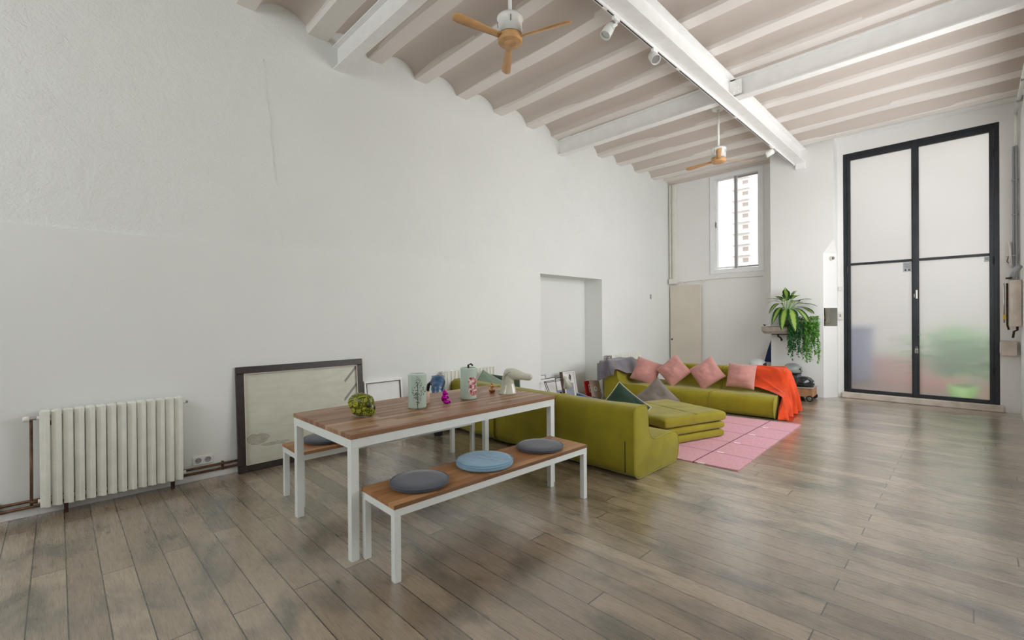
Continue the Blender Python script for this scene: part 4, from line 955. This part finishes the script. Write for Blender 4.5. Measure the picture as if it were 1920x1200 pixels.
def grey_throw():
    b = nb(); N, Mm = 30, 30; g = {}
    # lies over the back of the corner module (back along x=.33) and hangs at its near end
    for i in range(N+1):
        for j in range(Mm+1):
            u = i/N; v = j/Mm
            if u < .4:                       # hanging part, in front of the end face
                t_ = u/.4; y = 6.765 - .02*math.sin(v*9) - .012; z = .30 + .36*t_ + .05*math.sin(v*7); zt_ = None
                x = .30 + .34*v
                z = (.32+.16*v) + ((.67 if v < .62 else .67-(v-.62)*.6)-(.32+.16*v))*t_
            else:
                t_ = (u-.4)/.6; y = 6.77 + .86*t_; x = .28 + (.36+.14*t_)*v; dd = x-.33
                z = .668 if dd < .2 else max(.40, .668-(dd-.2)*1.3); z += .016*math.sin(x*34+y*8)+.03
                if dd < -.0: z = .64
            z += .008*noise.noise(Vector((x*9, y*9, 1)))
            g[i, j] = b.verts.new((x, y, z))
    for i in range(N):
        for j in range(Mm): b.faces.new((g[i, j], g[i+1, j], g[i+1, j+1], g[i, j+1]))
    T = thing('throw_blanket', 'crumpled grey throw over the corner sofa module back', 'throw', (0, 0, 0)); obj('cloth', b, 'greyt', T, smooth=True, solid=.012, sub=1)
grey_throw()

# ------------------------------------------------------------------ sink, plants, helmets by the pier
T = thing('stone_sink', 'old stone sink with rusty bracket mounted on the pier', 'sink', (2.62, 9.62, 1.13))
out = [(-.45, 0)] + [( -.45+.02, -.08)] + arc(-.28, -.25, .16, 170, 270, 6) + [(.3, -.41)] + arc(.3, -.27, .14, -90, 0, 5) + [(.44, 0)]
b = nb(); n = len(out)
def ring(k, z): return [b.verts.new((x*k+(1-k)*0, y*k if y < 0 else 0, z)) for x, y in out]
r0 = ring(.9, 0); r1 = ring(.99, .05); r2 = ring(1, .13); r3 = ring(.93, .13); r4 = ring(.86, .06)
for p, q in ((r0, r1), (r1, r2), (r2, r3), (r3, r4)):
    for k in range(n): b.faces.new((p[k], p[(k+1) % n], q[(k+1) % n], q[k]))
b.faces.new(r0[::-1]); b.faces.new(r4); obj('basin', b, 'stone', T, bevel=.005)
b = nb(); tube(b, [(-.18, -.18, -.0), (-.18, -.18, -.05), (-.14, -.18, -.075), (-.12, -.18, -.11), (-.16, -.05, -.13)], .016, 8); tube(b, [(-.3, -.12, -.012), (-.02, -.12, -.012)], .012, 8); obj('waste_pipe', b, 'iron', T, smooth=True)
def bird():
    T = thing('bird_figurine', 'tiny brown bird ornament on left rim of the stone sink', 'figurine', (2.22, 9.42, 1.262), 2.6)
    b = nb(); ell(b, (0, 0, .022), (.024, .013, .013), n=2); ell(b, (.022, 0, .036), (.011, .009, .009), n=2); loft(b, [((-.015, 0, .026), Y, (0, 0, 1), .009, .005), ((-.06, 0, .038), Y, (0, 0, 1), .006, .002)], 8); obj('body', b, 'iron', T, smooth=True)
    b = nb(); tube(b, [(.03, 0, .036), (.042, 0, .034)], [.003, .0005], 6); obj('beak', b, 'dark', T); b = nb(); tube(b, [(0, .005, 0), (0, .005, .014)], .0015, 5); tube(b, [(0, -.005, 0), (0, -.005, .014)], .0015, 5); obj('feet', b, 'dark', T)
bird()
def leafblade(b, uvl, base, d, L, w, droop, up=Vector((0, 0, 1)), n=8, fold=.15):
    d = d.normalized(); side = d.cross(up); side = side.normalized() if side.length > .05 else Vector((1, 0, 0)); rows = []
    for i in range(n+1):
        s = i/n; p = base + d*L*s - Vector((0, 0, 1))*droop*L*s*s; ww = w*math.sin(PI*min(1, s*.93+.05))**.75*(1 if i < n else .02)
        nn = side.cross(d).normalized(); rows.append([(b.verts.new(p-side*ww/2+nn*fold*ww/2), 0., s), (b.verts.new(p), .5, s), (b.verts.new(p+side*ww/2+nn*fold*ww/2), 1., s)])
    for r0_, r1_ in zip(rows, rows[1:]):
        for k in range(2):
            q = (r0_[k], r0_[k+1], r1_[k+1], r1_[k]); f = b.faces.new([t_[0] for t_ in q])
            for lp, t_ in zip(f.loops, q): lp[uvl].uv = (t_[1], t_[2])
            f.smooth = True
T = thing('dumb_cane', 'large variegated leafy plant in pot on the stone sink', 'plant', (2.60, 9.36, 1.262))
b = nb(); lathe(b, [(.07, 0), (.095, .1), (.1, .13), (.09, .13), (.085, .11)], 24); obj('pot', b, 'terra', T, smooth=True)
b = nb(); lathe(b, [(.086, .105), (.086, .115)], 20); obj('soil', b, 'soil', T)
bst = nb(); blf = nb(); uvl = blf.loops.layers.uv.new('uv')
rnd = random.Random(11)
# leaves as (direction in view-right / toward-camera / up, distance, length, width, droop)
Rv = Vector((R.x, R.y, 0)).normalized(); Fv = Vector((-F.x, -F.y, 0)).normalized()
for (r_, f_, u_, h0, L, w, dr) in ((-.9, .1, .95, .42, .25, .10, .35), (-.35, .2, 1.2, .5, .22, .1, .25), (-.1, -.3, 1.6, .5, .22, .08, .1), (.45, .1, 1.0, .52, .24, .1, .45), (.1, .6, .6, .48, .22, .11, .5), (-.5, .5, .35, .45, .24, .12, .55), (.75, .2, .35, .42, .28, .1, .3), (.9, .3, .2, .36, .34, .1, .35), (.95, .0, .05, .3, .36, .1, .4), (-1., .15, .5, .36, .3, .1, 1.0), (-.9, .35, .3, .28, .3, .1, 1.3), (-.6, .6, -.1, .25, .3, .12, 1.1), (-.25, .8, -.1, .24, .28, .13, 1.2), (.35, .75, -.15, .26, .28, .13, 1.0), (.8, -.4, .6, .4, .28, .1, .5), (-.7, -.4, .5, .4, .28, .1, .6), (.6, .5, .5, .35, .26, .11, .7), (-1., -.1, .25, .46, .3, .06, .15), (.2, -.6, .9, .45, .25, .1, .3), (.3, .3, 1.4, .46, .2, .09, .2)):
    d = Rv*r_+Fv*f_+Vector((0, 0, 1))*u_; d.normalize(); hd = Vector((d.x, d.y, 0)); base = Vector((0, 0, .12)); tip = Vector((.03, 0, .12+h0*.78))+hd*.12
    tube(bst, [base+hd*.01, base*.5+tip*.5+Vector((0, 0, .04)), tip], [.008, .006, .004], 6)
    leafblade(blf, uvl, tip, d, L*1.05, w*1.35, dr)
for bb in (bst, blf):
    for v in bb.verts: v.co.y = min(v.co.y, .25)
obj('stems', bst, 'stem', T, smooth=True); obj('foliage', blf, 'dief', T)
def trailing(loc, label, mat, seed, strands, pot, width=.12, lens=(.25, .75), leafs=.034):
    rnd = random.Random(seed); T = thing('trailing_ivy', label, 'plant', loc, group='trailing plants hanging over the sink')
    b = nb(); lathe(b, [(.045, 0), (.06, .07), (.062, .09), (.056, .09), (.052, .075)], 20); obj('pot', b, pot, T, smooth=True)
    bs_ = nb(); bl_ = nb(); uvl = bl_.loops.layers.uv.new('uv')
    for k in range(strands):
        a = rnd.uniform(-1, 1); L = rnd.uniform(*lens); x0 = a*width; y0 = -.28+rnd.uniform(-.03, .03)  # over the front rim of the sink
        pts = [Vector((a*.04, 0, .08)), Vector((a*width*.6, -.12, .14+rnd.uniform(0, .05))), Vector((x0, y0, .09))]
        z = .09; x, y = x0, y0
        while z > .09-L:
            z -= rnd.uniform(.02, .045); x += rnd.uniform(-.012, .012); y += rnd.uniform(-.006, .006); pts.append(Vector((x, y, z)))
        tube(bs_, pts, .0018, 4)
        for i, p in enumerate(pts[1:]):
            for q in range(3 if L < .5 or i < 10 else 2):
                an = rnd.uniform(0, 2*PI); d = Vector((math.cos(an), math.sin(an)*.8-.3, rnd.uniform(-.9, .1)))
                leafblade(bl_, uvl, p, d, leafs*rnd.uniform(.7, 1.25), leafs*.75, .5, n=3)
    obj('stems', bs_, 'stem', T); obj('foliage', bl_, mat, T)
trailing((2.80, 9.48, 1.262), 'dark green ivy trailing in a thick curtain over middle of the sink', 'ivy', 21, 26, 'terra', .12, (.25, .62))
trailing((3.03, 9.46, 1.262), 'bright green trailing plant in turquoise pot at right end of sink', 'ivy2', 22, 24, 'turq', .1, (.3, .68))
T = thing('clay_pot', 'brown clay pot standing behind the trailing plants', 'pot', (2.9, 9.56, 1.262)); b = nb(); lathe(b, [(.035, 0), (.045, .12), (.048, .17), (.042, .17), (.038, .12)], 20); obj('body', b, 'terra', T, smooth=True)
T = thing('glass_sheet', 'plain glass sheet propped against the pier behind the plant', 'glass panel', (2.44, 9.6, 1.262), 0)
b = nb(); box(b, -.16, .3, 0, .006, 0, .33); obj('sheet', b, 'glass', T)
b = nb(); box(b, -.163, -.16, -.001, .007, 0, .33); box(b, -.163, .3, -.001, .007, .33, .333); obj('edge', b, 'turq', T)
cn = Vector((.23, -.16, 0)).normalized(); ca = math.atan2(.23, .16)   # the chamfer runs from (3.11,9.63) to (3.27,9.86)
T = thing('small_mirror', 'frameless square mirror on the splayed corner beside the door', 'mirror', (3.19+cn.x*.006, 9.745+cn.y*.006, 1.43), ca-.07)
b = nb(); box(b, -.13, .13, -.004, .002, -.16, .16); obj('mirror_glass', b, 'mirror', T); b = nb(); box(b, -.13, .13, .002, .005, -.16, .16); obj('backing', b, 'paper', T)
T = thing('door_buzzer', 'small white wall unit beside the square mirror', 'switch', (3.31, 9.95, 1.45)); b = nb(); box(b, -.035, .035, -.04, 0, -.07, .07); obj('case', b, 'plastic', T, bevel=.006); b = nb(); box(b, -.015, .015, -.043, -.04, -.02, .03); obj('button', b, 'alug', T, bevel=.002)
T = thing('wall_bracket', 'small white box on the door jamb above the mirror', 'switch', (3.31, 9.95, 1.93)); b = nb(); box(b, -.03, .03, -.03, 0, -.03, .04); obj('case', b, 'plastic', T, bevel=.004)
T = thing('vent_pipe', 'round pipe stub near the top of the splayed pier corner', 'pipe', (3.2+cn.x*.0, 9.76, 2.47), 0); b = nb(); lathe(b, [(.028, -.02), (.04, -.02), (.04, .05), (.03, .05), (.028, 0)], 24, (0, 0, 0), ax=tuple(cn)); obj('pipe_rim', b, 'plastic', T, smooth=False); b = nb(); lathe(b, [(.029, .0), (.029, .01)], 20, (0, 0, 0), ax=tuple(cn)); obj('dark_mouth', b, 'rubber', T)
b = nb(); prism(b, [(-.1, -.16), (.08, -.16), (.08, .08), (.05, .3), (.03, .3), (-.04, .08)], -.04, .04, 'y'); o = obj('body', b, 'bag', None, bevel=.02)
T = thing('hanging_bag', 'navy blue bag hanging on the wall left of the pier', 'bag', (2.12, 10.105, .7)); o.parent = T
b = nb(); tube(b, [(.04, 0, .28), (.035, .02, .34), (.05, .05, .36), (.045, .0, .29)], .005, 6); obj('strap', b, 'bag', T)
def helmet(loc, rz, mat, label, vis, tilt=0.):
    T = thing('helmet', label, 'helmet', loc, rz, group='motorcycle helmets by the pier')
    b = nb(); prof_ = [(.002, .17), (.05, .165), (.09, .145), (.118, .11), (.13, .06), (.128, .01), (.12, -.0), (.112, .0), (.115, .05)]; lathe(b, prof_, 32, cap=False)
    for v in b.verts: v.co.x *= 1.15; v.co.z += .02*(v.co.x < 0)*abs(v.co.x)/.13*(v.co.z < .05)
    obj('shell', b, mat, T, smooth=True)
    b = nb(); n = 14; A = [b.verts.new((.158*math.cos(a), .138*math.sin(a), .02)) for a in [(-.95+1.9*k/n) for k in range(n+1)]]; B = [b.verts.new((.150*math.cos(a), .132*math.sin(a), .1)) for a in [(-.95+1.9*k/n) for k in range(n+1)]]
    for k in range(n): b.faces.new((A[k], A[k+1], B[k+1], B[k]))
    obj('visor', b, vis, T, smooth=True, solid=.004)
    for s in (-1, 1): b = nb(); lathe(b, [(.014, 0), (.016, .004), (.012, .008)], 16, (.07, s*.118, .07), ax=(.3, s, 0)); obj('visor_rivet', b, 'black' if mat != 'helmb' else 'chrome', T)
    b = nb(); lathe(b, [(.11, -.012), (.124, -.008), (.126, .006)], 28, cap=False)
    for v in b.verts: v.co.x *= 1.13
    obj('edge_trim', b, 'rubber', T, smooth=True, solid=.004)
# low shelf and cart carrying the helmets
T = thing('box_cart', 'small plywood box on four wheels at foot of the pier', 'cart', (2.93, 9.2, 0), .05)
b = nb(); box(b, -.13, .13, -.2, .2, .075, .22); obj('box_body', b, 'crate', T, bevel=.004)
b = nb(); box(b, -.14, .14, -.21, .21, .22, .232); obj('tray', b, 'stone', T, bevel=.003)
for sx in (-1, 1):
    for s_ in (-1, 1): b = nb(); lathe(b, [(.03, -.015), (.05, -.013), (.052, 0), (.05, .013), (.03, .015)], 24, (sx*.09, s_*.222, .052), ax=(0, s_, 0)); w_ = obj('wheel', b, 'rubber', T, smooth=False); b = nb(); lathe(b, [(.012, .016), (.03, .017), (.028, .019)], 20, (sx*.09, s_*.222, .052), ax=(0, s_, 0)); obj('wheel_cap', b, 'chrome', w_)
helmet((2.92, 9.16, .24), CR+.2, 'helmb', 'glossy black helmet with clear visor on the plywood box cart', 'visor')
T = thing('storage_box', 'dark storage box standing beside the cart behind the orange throw', 'box', (2.66, 9.42, 0)); b = nb(); box(b, -.12, .12, -.15, .15, 0, .4); obj('box_body', b, 'greyc', T, bevel=.01); b = nb(); box(b, -.125, .125, -.155, .155, .4, .42); obj('lid', b, 'black', T, bevel=.005)
helmet((2.68, 9.4, .435), CR-.1, 'helmg', 'grey green helmet on the dark storage box beneath the ivy', 'visor')
T = thing('side_box', 'tall grey box against end wall under the white helmet', 'box', (2.06, 9.5, 0)); b = nb(); box(b, -.14, .14, -.15, .15, 0, .44); obj('box_body', b, 'greyc', T, bevel=.01); b = nb(); box(b, -.145, .145, -.155, .155, .44, .46); obj('lid', b, 'black', T, bevel=.005)
helmet((2.08, 9.46, .475), CR-.2, 'helmw', 'white helmet with dark spot beside the navy bag', 'rubber')

# ------------------------------------------------------------------ right corner: boiler, meters, pipes
T = thing('wall_boiler', 'white metal boiler cabinet with stained front right of the black door', 'boiler', (5.385, 9.6, 1.28))
b = nb(); box(b, -.045, .07, -.15, .2, 0, .65); obj('cabinet', b, 'sill', T, bevel=.01)
b = nb(); tube(b, [(-.06, .1, .62), (-.06, .1, .02), (-.045, .1, -.05)], .012, 10); tube(b, [(-.03, -.16, .68), (-.075, -.1, .68)], .014, 8); obj('copper_pipe', b, 'iron', T, smooth=True)
b = nb(); tube(b, [(-.09, .12, .62), (-.09, .12, .05)], .009, 10); obj('steel_pipe', b, 'chrome', T, smooth=True)
b = nb(); box(b, -.1, -.075, .09, .1, .1, .17); obj('yellow_label', b, 'yellow', T)
b = nb(); tube(b, [(.03, -.05, 0), (.03, -.05, -.05), (-.0, -.02, -.07), (-.01, .0, -.16)], .013, 8); obj('outlet_pipe', b, 'iron', T, smooth=True)
T = thing('meter_box', 'cream meter box under the boiler beside the black door', 'meter', (5.335, 9.86, .85)); b = nb(); box(b, -.07, .09, -.07, .09, 0, .22); obj('case', b, 'sill', T, bevel=.006); b = nb(); box(b, -.08, -.07, -.05, .05, .03, .19); obj('cover', b, 'plastic', T, bevel=.003)
T = thing('wall_phone', 'white intercom handset on the wall above the boiler', 'intercom', (5.35, 9.95, 2.35)); b = nb(); box(b, -.03, .03, -.03, 0, -.05, .17); obj('base', b, 'plastic', T, bevel=.006); b = nb(); tube(b, [(.0, -.045, .16), (.01, -.06, .06), (.02, -.05, -.2)], [.018, .014, .02], 10); obj('handset', b, 'paper', T, smooth=True); b = nb(); tube(b, [(.0, -.04, -.04), (-.02, -.04, -.12), (.01, -.04, -.16), (.02, -.05, -.2)], .005, 6); obj('cord', b, 'black', T)
T = thing('corner_conduit', 'vertical pipes in the corner right of the black door', 'pipes', (0, 0, 0))
b = nb()
for x, y, z0 in ((5.43, 9.9, 1.95), (5.40, 9.92, 1.95)): tube(b, [(x, y, z0), (x, y, 3.9)], .013, 8)
for z in (2.3, 2.9, 3.4): box(b, 5.38, 5.45, 9.9, 9.95, z, z+.02)
obj('pipe_run', b, 'alug', T)
T = thing('tube_light', 'long white tube light fixture high on the right wall', 'light fixture', (0, 0, 0))
b = nb(); tube(b, [(5.42, 7.4, 4.35), (5.42, 9.8, 4.35)], .022, 10); tube(b, [(5.42, 9.8, 4.35), (5.42, 9.85, 3.9)], .02, 8); obj('tube', b, 'white', T, smooth=True)
b = nb()
for y in (7.6, 8.4, 9.2): box(b, 5.4, 5.46, y, y+.04, 4.32, 4.39)
obj('bracket', b, 'alug', T)
T = thing('flue_hose', 'grey flexible duct bending above the boiler on right wall', 'duct', (0, 0, 0)); b = nb(); tube(b, [(5.36, 9.5, 1.93), (5.38, 9.48, 2.03), (5.43, 9.42, 2.12)], .035, 14); obj('hose', b, 'alug', T, smooth=True)
